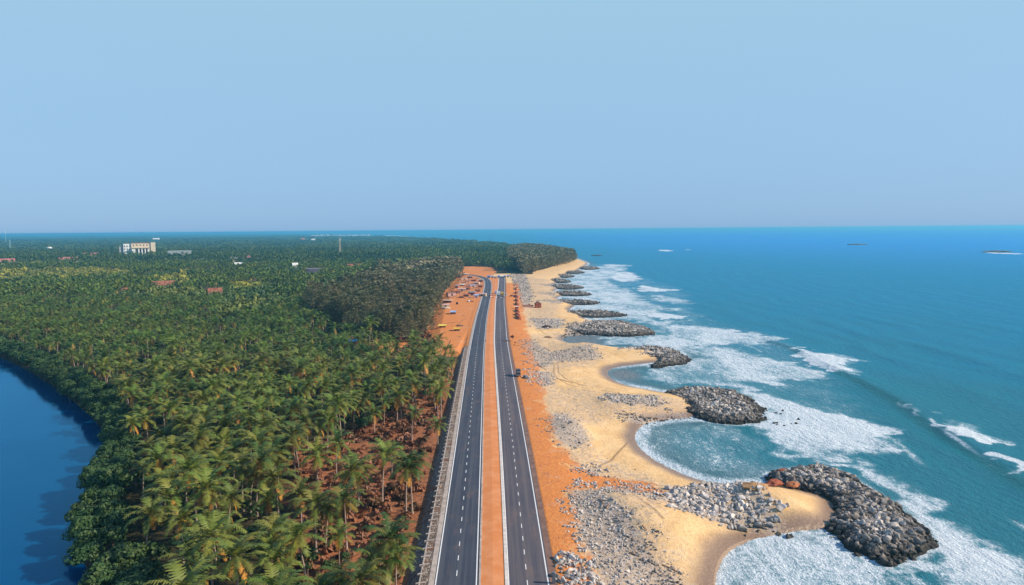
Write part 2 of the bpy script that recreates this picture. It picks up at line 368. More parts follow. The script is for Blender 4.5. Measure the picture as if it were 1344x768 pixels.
# ---- sea
us2 = np.concatenate([np.linspace(-1.3, -.25, 60, endpoint=False), np.linspace(-.25, 1.3, 760)])
X, Y, Fq = fan_grid(rows, us2)
def foam_poly(px, w, s):
    return (chaikin(W(px), 1), w, s)
foams = [
 foam_poly([(745, 350), (800, 345), (850, 365), (905, 380), (905, 400), (950, 425), (1030, 442), (1090, 490), (1110, 515), (1183, 567), (1120, 600), (1030, 605), (985, 560), (905, 500), (850, 480), (800, 445), (745, 400)], .40, 10),
 foam_poly([(868, 427), (905, 425), (1000, 439), (1042, 446), (990, 451), (930, 456), (890, 450), (870, 440)], .80, 5),
 foam_poly([(903, 455), (940, 452), (1020, 473), (1092, 488), (1070, 500), (1000, 505), (950, 502), (920, 480)], .78, 5),
 foam_poly([(920, 490), (960, 502), (1006, 513), (1068, 539), (1183, 566), (1170, 578), (1135, 594), (1097, 606), (1037, 606), (1010, 580), (987, 558), (1003, 545), (985, 522)], .9, 4),
 foam_poly([(1060, 602), (1135, 611), (1212, 640), (1255, 678), (1290, 707), (1350, 730), (1380, 800), (1190, 830), (1198, 745), (1222, 705), (1190, 672), (1150, 640), (1110, 618)], .92, 4),
 foam_poly([(938, 800), (936, 768), (950, 727), (1000, 703), (1060, 694), (1095, 692), (1120, 722), (1160, 742), (1200, 740), (1200, 830)], .78, 3),
 foam_poly([(850, 478), (890, 476), (915, 468), (960, 485), (1000, 520), (985, 516), (925, 503), (885, 508), (860, 503), (842, 492)], .66, 3),
 foam_poly([(830, 563), (870, 549), (970, 558), (1020, 600), (1000, 634), (900, 630), (850, 605)], .47, 4),
 foam_poly([(795, 440), (850, 442), (905, 440), (920, 470), (903, 466), (850, 453), (800, 452), (788, 447)], .8, 5),
 foam_poly([(770, 352), (800, 346), (828, 351), (812, 360), (800, 372), (835, 381), (852, 395), (872, 403), (915, 404), (862, 411), (852, 419), (905, 421), (870, 430), (872, 442), (855, 428),
            (830, 420), (760, 419), (750, 405), (745, 395), (730, 388), (725, 376), (722, 366), (745, 358)], .74, 9),
 foam_poly([(835, 375), (845, 374), (860, 379), (906, 380.5), (870, 383), (838, 383)], 1.0, 3),
 foam_poly([(848, 411), (856, 409), (905, 416), (900, 419), (855, 419)], 1.0, 3),
 foam_poly([(858, 386), (900, 391), (915, 401), (870, 398), (850, 391)], .7, 8),
 foam_poly([(800, 358), (825, 356), (832, 359), (845, 368), (815, 371), (798, 365)], .95, 8),
 foam_poly([(790, 346), (835, 348), (825, 350), (795, 350)], .7, 8),
 foam_poly([(863, 327.5), (883, 328.5), (883, 330), (866, 330)], 1.0, 8), foam_poly([(898, 327), (912, 328), (900, 329)], .7, 8),
 foam_poly([(480, 307.2), (520, 309), (600, 314.5), (640, 317.5), (642, 319.5), (560, 315), (500, 312), (480, 310.5)], .8, 60),
 foam_poly([(1038, 457), (1048, 458), (1070, 465), (1133, 474), (1105, 477), (1122, 488), (1098, 492), (1078, 482), (1050, 474)], 1.0, 1.5),
 foam_poly([(1220, 556), (1238, 561), (1322, 577), (1300, 582), (1278, 585), (1245, 577), (1222, 568)], 1.0, 1.5),
 foam_poly([(1296, 603), (1320, 608), (1375, 622), (1380, 636), (1340, 628), (1300, 614)], 1.0, 1.5),
 foam_poly([(1060, 462), (1100, 466), (1140, 473), (1118, 480), (1140, 492), (1100, 494)], .55, 3), foam_poly([(1235, 557), (1270, 560), (1335, 577), (1320, 583), (1285, 580)], .6, 2.5), foam_poly([(1310, 604), (1400, 618), (1400, 640), (1345, 622)], .6, 2.5),
 foam_poly([(1000, 438), (1060, 446), (1100, 448), (1040, 444)], .5, 3), foam_poly([(1180, 520), (1196, 530), (1216, 548), (1208, 548), (1186, 532)], .55, 1.0),
 foam_poly([(1290, 331), (1344, 332.5), (1344, 334), (1300, 333)], .9, 10)]
m = Y < 12000
foam = np.zeros(X.shape); foam2 = np.zeros(m.sum())
sea = sdf(X, Y, LAND, 80.0); xm, ym = X[m], Y[m]
warp = (fbm(xm/9, ym/9, 3, 21)-.5)*20; warp2 = (fbm(xm/9+50, ym/9, 4, 22)-.5)*34
big = fbm(xm/13, ym/26, 4, 25)
for p, w, s in foams:
    foam2 = np.maximum(foam2, w*(.74+.26*sstep(.3, .7, big))*sstep(-s*1.7, s*1.5, sdf(xm+warp, ym+warp2, p, 80.0)))
edge = (1-sstep(1.5, 9+5*fbm(xm/20, ym/20, 2, 30), -sea[m]))
poolmask = np.exp(-((xm-at(765, 445)[0])**2+((ym-at(765, 445)[1])*.6)**2)/22**2)+.9*np.exp(-((xm-at(820, 492)[0])**2+((ym-at(820, 492)[1])*.7)**2)/12**2)
foam2 = np.maximum(foam2, .72*edge*(1-np.clip(poolmask, 0, 1)))
for p, hh, _ in GM:      # wash round the groyne heads
    dd = -sdf(xm, ym, p, 40.0)
    foam2 = np.maximum(foam2, .7*(1-sstep(0, 6, dd)))
sm = side_m = None
wlx = W([(980, 440), (1040, 457), (1130, 500), (1185, 528), (1222, 556), (1265, 583), (1300, 606), (1344, 632), (1420, 670)]); sd_m = xm-np.interp(ym, wlx[::-1, 1], wlx[::-1, 0])
for o_, wd_, w_ in ((-26, 2.2, .55), (-42, 2.6, .6), (1.0, 1.3, .75)):
    q_ = sd_m-o_-10*(fbm(ym/60, ym*0+o_, 3, 68)-.5)
    foam2 = np.maximum(foam2, w_*np.exp(-(q_/wd_)**2)*sstep(.50, .66, fbm(ym/38, ym*0+o_*2.3, 3, 69))*(ym > 140)*(1-sstep(500, 800, ym)))
foam[m] = foam2
# swell
wl = W([(980, 440), (1040, 457), (1130, 500), (1185, 528), (1222, 556), (1265, 583), (1300, 606), (1344, 632), (1420, 670)])
dl = dline(X, Y, wl)
xw = np.interp(Y, wl[::-1, 1], wl[::-1, 0]); side = X-xw
env = sstep(150, 200, Y)*(1-sstep(420, 560, Y))
wh = np.where(side > 0, np.exp(-(side/14)**2), np.exp(-(side/4.0)**2))
ZW = 1.3*wh*np.where(Y < 150, .8, np.maximum(env, .0))
off = np.clip(-sea/90, 0, 1)
for o_, a_ in ((42, .55), (88, .7), (140, .6), (205, .6)):
    s2 = side-o_-14*(fbm(Y/120, Y*0+o_, 2, 66)-.5)
    ZW += a_*np.where(s2 > 0, np.exp(-(s2/12)**2), np.exp(-(s2/5.0)**2))*sstep(140, 190, Y)*(1-sstep(500, 900, Y))*sstep(.25, .6, fbm(Y/70, Y*0+o_*3, 2, 67))
ZW += off*np.where(Y < 2500, .22*np.sin((X+6*fbm(X/60, Y/60, 2, 41)*8)/4.2)+.5*(fbm(X/22, Y/70, 2, 44)-.5), 0)
ZW += foam*.25*(fbm(X/2.5, Y/2.5, 2, 50)-.5)*(Y < 700)
breaker = np.zeros(X.shape)
for p, w, s in foams[18:21]+foams[10:12]:
    breaker = np.maximum(breaker, sstep(-.5, 5, sdf(X, Y, p, 20.0)))
ZW += breaker*(.15+.5*(fbm(X/1.6, Y/1.6, 2, 60)))
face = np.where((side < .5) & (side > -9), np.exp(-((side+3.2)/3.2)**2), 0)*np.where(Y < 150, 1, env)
t = NT('sea_material'); P = t.pos()
dep = t.attr('deep'); sh = t.attr('shore')
pn = t.noise(P, .012, 4, .6)
c = t.mix(t.rng(t.math('ADD', dep, t.math('MULTIPLY_ADD', pn, .3, -.15)), 0, .55), (.016, .170, .215), (.001, .195, .345))
c = t.mix(t.rng(dep, .5, 1.0), c, (.0, .225, .60))
c = t.mix(t.rng(sh, -26, -2, 0, .8), c, (.10, .165, .175))
c = t.mix(t.rng(t.attr('pool'), .2, .9, 0, .8), c, (.19, .20, .20))
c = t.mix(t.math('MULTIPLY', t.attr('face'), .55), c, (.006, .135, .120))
w1 = t.noise(t.mp(P, (1.0, .4, 1)), .42, 7, .68); w2 = t.noise(t.mp(P, (1.2, .7, 1)), 1.6, 4, .6)
rough = t.math('ADD', w1, t.math('MULTIPLY', w2, .35))
nrm = t.bump(rough, 1.0, 1.3)
# foam lace
d1 = t.nd('ShaderNodeTexNoise', {'Vector': P, 'Scale': .25, 'Detail': 3.0}).outputs['Color']
pv = t.nd('ShaderNodeVectorMath', {0: P, 1: t.nd('ShaderNodeVectorMath', {0: d1, 1: (7, 7, 0)}, operation='MULTIPLY').outputs[0]}, operation='ADD').outputs[0]
lace = t.vor(t.mp(pv, (1, .75, 1)), .62, 'DISTANCE_TO_EDGE'); lace2 = t.vor(t.mp(pv, (1, .8, 1)), 1.9, 'DISTANCE_TO_EDGE')
lc = t.math('MULTIPLY_ADD', t.rng(lace, 0, .34, 0, 1, 'LINEAR'), .26, t.math('MULTIPLY', t.rng(lace2, 0, .35, 0, 1, 'LINEAR'), .20))
fn = t.noise(t.mp(pv, (1, .28, 1)), .30, 8, .74)
v = t.math('ADD', lc, t.math('MULTIPLY', fn, 1.15)); v = t.math('ADD', v, t.math('MULTIPLY_ADD', t.noise(t.mp(P, (1, .3, 1)), 1.9, 5, .75), .9, -.55))      # low = foamy
fo = t.attr('foam')
th = t.math('MULTIPLY_ADD', fo, 1.0, .0)
fm = t.rng(t.math('SUBTRACT', th, v), -.22, .20)
fm = t.math('MULTIPLY', fm, t.rng(fo, .03, .12))
fm = t.math('MULTIPLY_ADD', t.rng(fo, .3, 1, 0, .22), t.math('SUBTRACT', 1, fm), fm)
# whitecap flecks far out
wc = t.math('MULTIPLY', t.rng(t.noise(t.mp(P, (1, .3, 1)), .16, 6, .7), .70, .76), .25)
fm = t.math('MAXIMUM', fm, wc)
fg = t.noise(P, 2.4, 5, .75); fcol = t.mix(t.rng(fg, .35, .62), (.40, .50, .56), (.84, .86, .87)); c = t.mix(t.rng(fo, .12, .85, 0, .55), c, (.26, .44, .50)); c2 = t.mix(t.math('MULTIPLY', fm, .95), c, fcol)
rg = t.rng(fm, 0, 1, .22, .9, 'LINEAR')
fr = t.nd('ShaderNodeFresnel', {'IOR': 1.33, 'Normal': nrm}).outputs[0]
fr = t.math('MULTIPLY', t.math('MINIMUM', fr, .20), t.rng(fm, 0, 1, 1, .05, 'LINEAR'))
df = t.nd('ShaderNodeBsdfDiffuse', {'Color': c2, 'Normal': nrm}).outputs[0]; gl = t.nd('ShaderNodeBsdfGlossy', {'Color': (.9, .95, 1, 1), 'Roughness': .2, 'Normal': nrm}).outputs[0]
m_sea = t.fin(t.nd('ShaderNodeMixShader', {0: fr, 1: df, 2: gl}).outputs[0])
dist_shore = np.maximum(0, X-np.interp(Y, [0, 200, 450, 900, 1600], [110, 125, 120, 130, 190]))
deep = np.clip(np.log1p(dist_shore/60)/4.0, 0, 1)*.55+.45*np.clip(np.log(np.maximum(Y, 150)/250)/2.6, 0, 1)
pool = np.zeros(X.shape); pool[m] = np.clip(poolmask, 0, 1)
keep = sea > 12    # under the land the sheet is left out
kf = ~(keep[Fq].all(1))
me = mesh_np('sea', np.stack([X, Y, ZW], 1), Fq[kf], [m_sea], attrs={'shore': np.clip(sea, -80, 80), 'foam': foam, 'deep': deep, 'face': np.clip(face, 0, 1), 'pool': pool}, smooth=True)
tag(link('sea', me), kind='structure')

# ---- river
t = NT('river_material'); P = t.pos()
w = t.noise(t.mp(P, (1, .6, 1)), 1.1, 4, .55)
c = t.mix(t.rng(t.noise(P, .02, 3), .3, .7), (.001, .060, .165), (.001, .050, .145))
nr = t.bump(w, .25, .10); df = t.nd('ShaderNodeBsdfDiffuse', {'Color': c, 'Normal': nr}).outputs[0]; gl = t.nd('ShaderNodeBsdfGlossy', {'Color': (.30, .75, 1, 1), 'Roughness': .08, 'Normal': nr}).outputs[0]
m_riv = t.fin(t.nd('ShaderNodeMixShader', {0: t.math('MINIMUM', t.nd('ShaderNodeFresnel', {'IOR': 1.33}).outputs[0], .34), 1: df, 2: gl}).outputs[0])
gx, gy = np.meshgrid(np.linspace(-1600, -40, 60), np.linspace(-400, 700, 60)); n = 60
i = np.arange(n-1)[:, None]*n+np.arange(n-1)[None, :]
Fr = np.stack([i, i+1, i+n+1, i+n], -1).reshape(-1, 4)
sr = sdf(gx.ravel(), gy.ravel(), RIVER, 80.0); kr = (sr[Fr] > -40).any(1)
tag(link('river', mesh_np('river', np.stack([gx.ravel(), gy.ravel(), gx.ravel()*0+.05], 1), Fr[kr], [m_riv], smooth=True)), kind='structure')

# ------------------------------------------------------------------ roads
def strip(name, xl, xr, z, mat, y0=-250, y1=1240, fn=cl, step=6, kind='structure', thick=0, zr=None):
    ys = np.arange(y0, y1+.01, step); o = fn(ys)
    a = np.stack([xl+o, ys, np.full(len(ys), z)], 1); b = np.stack([xr+o, ys, np.full(len(ys), z if zr is None else zr)], 1)
    V = [a, b]; n = len(ys); k = np.arange(n-1)
    F_ = [np.stack([k, k+n, k+n+1, k+1], 1)]
    if thick:
        a2 = a.copy(); a2[:, 2] -= thick; b2 = b.copy(); b2[:, 2] -= thick; V += [a2, b2]
        F_ += [np.stack([k, k+1, k+2*n+1, k+2*n], 1), np.stack([k+n, k+3*n, k+3*n+1, k+n+1], 1)]
        F_ += [np.array([[0, 2*n, 3*n, n]])]
    me = mesh_np(name, np.vstack(V), np.vstack(F_), [mat]); return tag(link(name, me), kind=kind)
def asphalt(name, c0, c1, mid):
    t = NT(name); P = t.pos()
    n = t.noise(P, .08, 5); f = t.noise(P, 9, 3); st = t.noise(t.mp(P, (1.3, .012, 1)), 1, 4)
    c = t.mix(t.rng(n, .35, .65), c0, c1); c = t.mix(t.rng(st, .42, .62, 0, .9), c, mid); c = t.mix(t.rng(f, .35, .7, 0, .25), c, (.10, .10, .105)); c = t.mix(t.rng(t.noise(t.mp(P, (1, .25, 1)), .35, 6, .7), .52, .72, 0, .32), c, (.26, .15, .10))
    return t.fin(t.bsdf(c, .75, .3, t.bump(f, .3, .02)))
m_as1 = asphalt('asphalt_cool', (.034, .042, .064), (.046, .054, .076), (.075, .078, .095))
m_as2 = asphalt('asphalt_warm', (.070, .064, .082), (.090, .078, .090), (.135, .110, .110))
m_sho = plain('shoulder', (.20, .115, .085), .9, .25, .4)
t = NT('painted_line'); n = t.noise(t.pos(), 3.5, 5, .7)
m_line = t.fin(t.bsdf(t.mix(t.rng(n, .58, .7, 0, .8), (.78, .77, .74), (.30, .28, .28)), .7, .2))
m_conc = plain('concrete', (.40, .33, .28), .9, .22, .7); m_kerb = plain('kerb_concrete', (.62, .55, .49), .85, .18, .9)
t = NT('median_soil'); P = t.pos(); n1 = t.noise(P, .25, 5); n2 = t.noise(P, 2.5, 5)
c = t.mix(t.rng(n1, .35, .68), (.62, .22, .075), (.68, .28, .12)); c = t.mix(t.rng(n2, .6, .75, 0, .6), c, (.44, .18, .09))
m_med = t.fin(t.bsdf(c, .95, .1, t.bump(n2, .6, .1)))
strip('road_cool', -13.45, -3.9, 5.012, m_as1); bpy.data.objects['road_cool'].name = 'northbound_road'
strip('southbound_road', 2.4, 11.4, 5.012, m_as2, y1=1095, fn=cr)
strip('verge', 11.4, 12.9, 5.006, m_sho, y1=1080, fn=cr)
strip('kerb', 1.75, 2.4, 5.16, m_kerb, y1=1070, fn=cr, thick=.25)
strip('kerb', -3.9, -3.45, 5.14, m_conc, y1=1070, fn=cl, thick=.25)
strip('pavement', -14.6, -13.45, 5.13, m_conc, y1=1180, fn=cl, thick=.3)
# soil of the median between two different edges
ys = np.arange(-250, 1071, 6.0); n = len(ys); k = np.arange(n-1)
V = [np.stack([-3.45+cl(ys), ys, ys*0+5.02], 1), np.stack([(-3.45+cl(ys)+1.75+cr(ys))/2, ys, ys*0+5.16], 1), np.stack([1.75+cr(ys), ys, ys*0+5.03], 1)]
tag(link('median_ground', mesh_np('median_ground', np.vstack(V), np.vstack([np.stack([k+j*n, k+(j+1)*n, k+(j+1)*n+1, k+j*n+1], 1) for j in (0, 1)]), [m_med])), kind='structure')
for nm, x, w, f, ye in (('road_marking', -13.1, .26, cl, 1230), ('road_marking', -4.4, .24, cl, 1230), ('road_marking', 2.55, .2, cr, 1080), ('road_marking', 10.95, .26, cr, 1080)):
    strip(nm, x-w/2, x+w/2, 5.018, m_line, y1=ye, fn=f)
def dashes(x, f, ye, ph):
    V = []; y = -100+ph
    while y < ye:
        o = float(f(y)); o2 = float(f(y+2.4)); w = .09
        V += [(x-w+o, y, 5.018), (x+w+o, y, 5.018), (x+w+o2, y+2.4, 5.018), (x-w+o2, y+2.4, 5.018)]; y += 7.05
    V = np.array(V); tag(link('road_marking', mesh_np('road_marking', V, np.arange(len(V)).reshape(-1, 4), [m_line])), kind='structure')
dashes(-8.75, cl, 1100, 3.0); dashes(6.5, cr, 1060, 5.2)
# stone pitching with concrete ribs down the grove side
t = NT('stone_pitching'); P = t.pos()
vo = t.vor(P, 1.6, 'DISTANCE_TO_EDGE'); vc = t.nd('ShaderNodeSeparateColor', {'Color': t.vor(P, 1.6, 'F1', 'Color')}).outputs[0]
c = t.mix(vc, (.17, .12, .09), (.46, .36, .28)); c = t.mix(t.rng(vo, .02, .09), (.05, .04, .03), c); c = t.mix(t.rng(t.noise(P, .3, 5), .5, .68, 0, .85), c, (.20, .09, .045))
m_pitch = t.fin(t.bsdf(c, .95, .1, t.bump(vo, 1, .3)))
ys = np.arange(-150, 440, 1.2); n = len(ys); prof = [(-14.6, 5.02), (-15.4, 4.95), (-16.5, 4.8), (-17.3, 4.5), (-18.3, 3.6), (-19.6, 2.4)]
V = []; 
for j, (px_, pz) in enumerate(prof):
    jit = (vnoise(ys/1.5, ys*0+j*7.3, 70+j)-.5)*.5*(j > 0)
    V.append(np.stack([px_+cl(ys)+jit*(j > 1), ys, pz+.08+jit*.8], 1))
k = np.arange(n-1)
em = empty('road_embankment', (0, 0, 0), 0, 'stone pitched embankment wall along the grove side of the highway', 'embankment')
link('pitching', mesh_np('pitching', np.vstack(V), np.vstack([np.stack([k+(j+1)*n, k+j*n, k+j*n+1, k+(j+1)*n+1], 1) for j in range(len(prof)-1)]), [m_pitch]), em)
b = MB()
ys2 = np.arange(-140, 436, 4.0)
for y in ys2:
    o = float(cl(y)); b.add([(-15.1+o, y, 5.16), (-15.1+o, y+.45, 5.16), (-17.4+o, y+.45, 4.86), (-17.4+o, y, 4.86), (-15.1+o, y, 4.8), (-15.1+o, y+.45, 4.8), (-17.4+o, y+.45, 3.8), (-17.4+o, y, 3.8)],
                            [(0, 1, 2, 3), (0, 3, 7, 4), (1, 5, 6, 2), (2, 6, 7, 3)])
rb = b.build('rib', plain('rib_concrete', (.50, .41, .34), .9, .2, .8), em); rb['kind'] = 'stuff'
b = MB()
for y0 in np.arange(-140, 436, 12.0):
    o = float(cl(y0)); o2 = float(cl(y0+11.6)); b.add([(-16.75+o, y0, 4.95), (-16.4+o, y0, 4.95), (-16.4+o2, y0+11.6, 4.95), (-16.75+o2, y0+11.6, 4.95), (-16.75+o, y0, 4.5), (-16.4+o, y0, 4.5), (-16.4+o2, y0+11.6, 4.5), (-16.75+o2, y0+11.6, 4.5)],
        [(0, 1, 2, 3), (0, 3, 7, 4), (1, 5, 6, 2), (0, 4, 5, 1), (3, 2, 6, 7)])
b.build('coping', m_conc, em)

# ------------------------------------------------------------------ rocks
def rock_proto(sub, seed):
    import bmesh
    bm = bmesh.new(); bmesh.ops.create_icosphere(bm, subdivisions=sub, radius=1); rr = random.Random(seed)
    planes = [(Vector((rr.uniform(-1, 1), rr.uniform(-1, 1), rr.uniform(-1, 1))).normalized(), rr.uniform(.34, .72)) for _ in range(11)]
    for v in bm.verts:
        for nn, d in planes:
            q = v.co.dot(nn)
            if q > d: v.co -= nn*(q-d)
        v.co.x *= 1.25; v.co.z *= .8
        v.co += Vector((rr.uniform(-.05, .05), rr.uniform(-.05, .05), rr.uniform(-.05, .05)))
    bm.verts.index_update(); V = np.array([v.co[:] for v in bm.verts]); Ft = np.array([[v.index for v in f.verts] for f in bm.faces]); bm.free(); return V, Ft
def rock_mat(name, inst):
    t = NT(name); P = t.pos()
    tint = t.nd('ShaderNodeObjectInfo').outputs['Random'] if inst else t.attr('tint')
    dark = t.nd('ShaderNodeSeparateColor', {'Color': t.nd('ShaderNodeObjectInfo').outputs['Color']}).outputs[0] if inst else t.attr('pale')
    n = t.noise(P, 1.3, 5, .65)
    a = t.mix(tint, (.085, .072, .062), (.34, .29, .25)); b_ = t.mix(tint, (.38, .33, .29), (.74, .66, .59))
    c = t.mix(dark, a, b_); c = t.mix(t.rng(n, .45, .7, 0, .6), c, (.17, .135, .105))
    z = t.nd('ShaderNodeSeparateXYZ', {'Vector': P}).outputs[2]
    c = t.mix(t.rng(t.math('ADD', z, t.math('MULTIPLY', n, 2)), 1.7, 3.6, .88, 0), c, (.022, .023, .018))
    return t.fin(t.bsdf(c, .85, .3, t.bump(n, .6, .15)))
m_rk = rock_mat('rock_scatter', False); m_rki = rock_mat('rock_single', True)
t = NT('groyne_core'); P = t.pos(); n = t.noise(P, .5, 6, .65)
vc = t.nd('ShaderNodeSeparateColor', {'Color': t.vor(P, .9, 'F1', 'Color')}).outputs[0]
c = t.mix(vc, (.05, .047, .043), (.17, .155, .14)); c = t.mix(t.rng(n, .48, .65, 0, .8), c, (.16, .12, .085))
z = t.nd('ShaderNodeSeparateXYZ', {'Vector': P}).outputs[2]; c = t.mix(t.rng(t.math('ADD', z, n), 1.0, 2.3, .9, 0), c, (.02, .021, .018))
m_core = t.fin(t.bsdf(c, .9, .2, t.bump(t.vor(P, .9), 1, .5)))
def mound_h(x, y, p, h):
    s = sdf(x, y, p, 30.0); s = s+(fbm(x/6, y/6, 3, 80)-.5)*6.5
    hh = np.where(s > 0, h*(1-np.exp(-s/6.0)), s*.5)
    dip = 1-.45*np.exp(-((s-12)/5)**2)
    return hh*dip+(fbm(x/2.2, y/2.2, 2, 81)-.5)*1.0+.2
for p, h, lab in GM:
    lo = p.min(0)-4; hi = p.max(0)+4; st = .9 if lo[1] < 500 else 1.8
    nx = int((hi[0]-lo[0])/st)+2; ny = int((hi[1]-lo[1])/st)+2
    gx, gy = np.meshgrid(np.linspace(lo[0], hi[0], nx), np.linspace(lo[1], hi[1], ny)); gx = gx.ravel(); gy = gy.ravel()
    gz = mound_h(gx, gy, p, h); i = np.arange(ny-1)[:, None]*nx+np.arange(nx-1)[None, :]
    Fm = np.stack([i, i+1, i+nx+1, i+nx], -1).reshape(-1, 4); Fm = Fm[(gz[Fm] > -1.6).all(1)]
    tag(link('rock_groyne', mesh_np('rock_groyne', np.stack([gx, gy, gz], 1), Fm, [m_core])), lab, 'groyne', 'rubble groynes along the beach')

rocks = []      # x, y, z, r, pale
def scatter(poly, dens, rmin, rmax, zf, pale, sdmin=-.5, wob=3):
    lo = poly.min(0)-4; hi = poly.max(0)+4; n = int((hi[0]-lo[0])*(hi[1]-lo[1])*dens)
    x = rng.uniform(lo[0], hi[0], n); y = rng.uniform(lo[1], hi[1], n)
    s = sdf(x, y, poly, 30.0)+(fbm(x/4, y/4, 3, 90)-.5)*wob; k = s > sdmin; x, y, s = x[k], y[k], s[k]
    r = rmin+(rmax-rmin)*rng.random(len(x))**3.0
    z = zf(x, y)+r*.25; pl = pale(x, y, s) if callable(pale) else np.full(len(x), pale)
    rocks.append(np.stack([x, y, z, r, np.clip(pl+rng.normal(0, .18, len(x)), 0, 1)], 1))
for gi, (p, h, lab) in enumerate(GM):
    zf = lambda x, y: mound_h(x, y, p, h)
    pf = lambda x, y, s: .85*sstep(3, 9, s)*(.35+.65*sstep(.35, .6, fbm(x/7, y/7, 3, 77)))+.05
    if gi == 0: scatter(p, 1.6, .30, 1.4, zf, pf)
    elif gi < 4: scatter(p, .8, .4, 1.35, zf, pf)
    else: scatter(p, .16, .9, 2.2, zf, lambda x, y, s: .15+0*s)
# stragglers off the second groyne tip
q = at(1012, 547)
for _ in range(16):
    rocks.append(np.array([[q[0]+rng.uniform(-6, 12), q[1]+rng.uniform(-16, 14), .1, rng.uniform(.5, 1.1), 0]]))
gh = lambda x, y: ground_h(x, y)
rp = [(3.0, .12, .62, .55), (1.6, .2, .8, .75), (.4, .2, .8, .6), (1.0, .3, .9, .6), (.9, .35, .8, .85), (.45, .4, .9, .6), (.5, .5, 1.0, .85), (.8, .45, 1.0, .75), (.7, .4, .9, .2), (1.0, .55, 1.5, .97), (.10, .7, 1.6, .5), (1.6, .45, 1.15, .7),
      (.3, .5, 1.1, .35), (.06, .6, 1.2, .4), (.06, .6, 1.2, .4), (.06, .6, 1.2, .4)]
for p, (dn, a, b_, pl) in zip(RUB, rp):
    if pl == .55: pl = lambda x, y, s: np.where((y < 168) & (x > 32), .15, .78)
    scatter(p, dn, a, b_, gh, pl, wob=13)
for p in LITTER: scatter(p, .14, .12, .40, gh, .6, wob=16)
RK = np.vstack(rocks)
px_, py_, dd = proj(RK[:, :3]); infr = (px_ > 0) & (px_ < 1344) & (py_ < 775) & (py_ > 300)
score = np.where(infr, RK[:, 3]/dd, 0); order = np.argsort(-score); ind = order[:300]; rest = order[300:]
protos = [rock_proto(2, s) for s in range(5)]; lows = [rock_proto(1, s) for s in range(5)]
def rotm(n, full=True):
    a = rng.uniform(0, 2*np.pi, n); ca, sa = np.cos(a), np.sin(a); Z = np.zeros(n); O = np.ones(n)
    Rz = np.stack([ca, -sa, Z, sa, ca, Z, Z, Z, O], 1).reshape(n, 3, 3)
    if not full: return Rz
    b_ = rng.uniform(-.6, .6, n); cb, sb = np.cos(b_), np.sin(b_)
    Rx = np.stack([O, Z, Z, Z, cb, -sb, Z, sb, cb], 1).reshape(n, 3, 3)
    return Rz@Rx
def stamp(protos, pos, rot, scl, per):
    """many copies as one set of arrays. protos: list of dict(V,F,M,attrs). per: dict of per copy values"""
    which = rng.integers(0, len(protos), len(pos)); Vs, Fs, Ms, At, base = [], [], [], {}, 0
    for j, p in enumerate(protos):
        k = np.nonzero(which == j)[0]
        if len(k) == 0: continue
        V = np.einsum('nij,vj->nvi', rot[k]*scl[k][:, None, None] if scl.ndim == 1 else rot[k]*scl[k][:, None, :], p['V'])+pos[k][:, None, :]
        nv = len(p['V']); Fx = p['F'][None]+(np.arange(len(k))*nv)[:, None, None]+base
        Vs.append(V.reshape(-1, 3)); Fs.append(Fx.reshape(-1, p['F'].shape[1])); Ms.append(np.tile(p['M'], len(k)))
        for a, v in p['attrs'].items(): At.setdefault(a, []).append(np.tile(v, len(k)))
        for a, v in per.items(): At.setdefault(a, []).append(np.repeat(v[k], nv))
        base += nv*len(k)
    return np.vstack(Vs), np.vstack(Fs), np.concatenate(Ms), {a: np.concatenate(v) for a, v in At.items()}
dp = [dict(V=v, F=f, M=np.zeros(len(f), int), attrs={}) for v, f in lows]
rr = RK[rest]
V, Fx, Mx, At = stamp(dp, rr[:, :3], rotm(len(rr)), rr[:, 3:4]*rng.uniform(.65, 1.3, (len(rr), 3)), {'tint': rng.random(len(rr)), 'pale': rr[:, 4]})
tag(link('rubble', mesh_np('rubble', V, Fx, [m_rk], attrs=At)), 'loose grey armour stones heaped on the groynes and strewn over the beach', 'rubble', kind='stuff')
rmesh = [mesh_np('boulder', v, f, [m_rki], smooth=False) for v, f in protos]
RG = 'largest boulders of the groynes and stone heaps'
g1c = GM[0][0]
for ii in ind:
    x, y, z, r, pl = RK[ii]; o = link('boulder', rmesh[int(ii) % 5], loc=(x, y, z)); o.scale = (r, r, r); o.rotation_euler = (rng.uniform(-.5, .5), rng.uniform(-.5, .5), rng.uniform(0, 6.28)); o.color = (pl, pl, pl, 1)
    tone = 'pale grey' if pl > .72 else 'mid grey' if pl > .38 else 'dark wet'
    size = 'very large' if r > 1.25 else 'large' if r > .95 else 'smaller'
    xx, yy = np.array([x]), np.array([y])
    if sdf(xx, yy, g1c, 10)[0] > -2: where = 'on the big curved groyne head' if y > 168 else 'on the tip of the big curved groyne'
    elif sdf(xx, yy, RUB[9], 10)[0] > -3: where = 'in the stone bank on the neck of the big groyne'
    elif sdf(xx, yy, RUB[11], 10)[0] > -3: where = 'in the stone heap at the road shoulder'
    elif sdf(xx, yy, RUB[0], 10)[0] > -3: where = 'in the rubble field between road and beach'
    elif y > 260 and x > 60: where = 'on the oval groyne with trailing black rocks'
    else: where = 'in the stone belt beside the orange haul track'
    tag(o, f'{size} {tone} boulder {where}', 'boulder', RG+', '+where+', '+tone+' '+size)

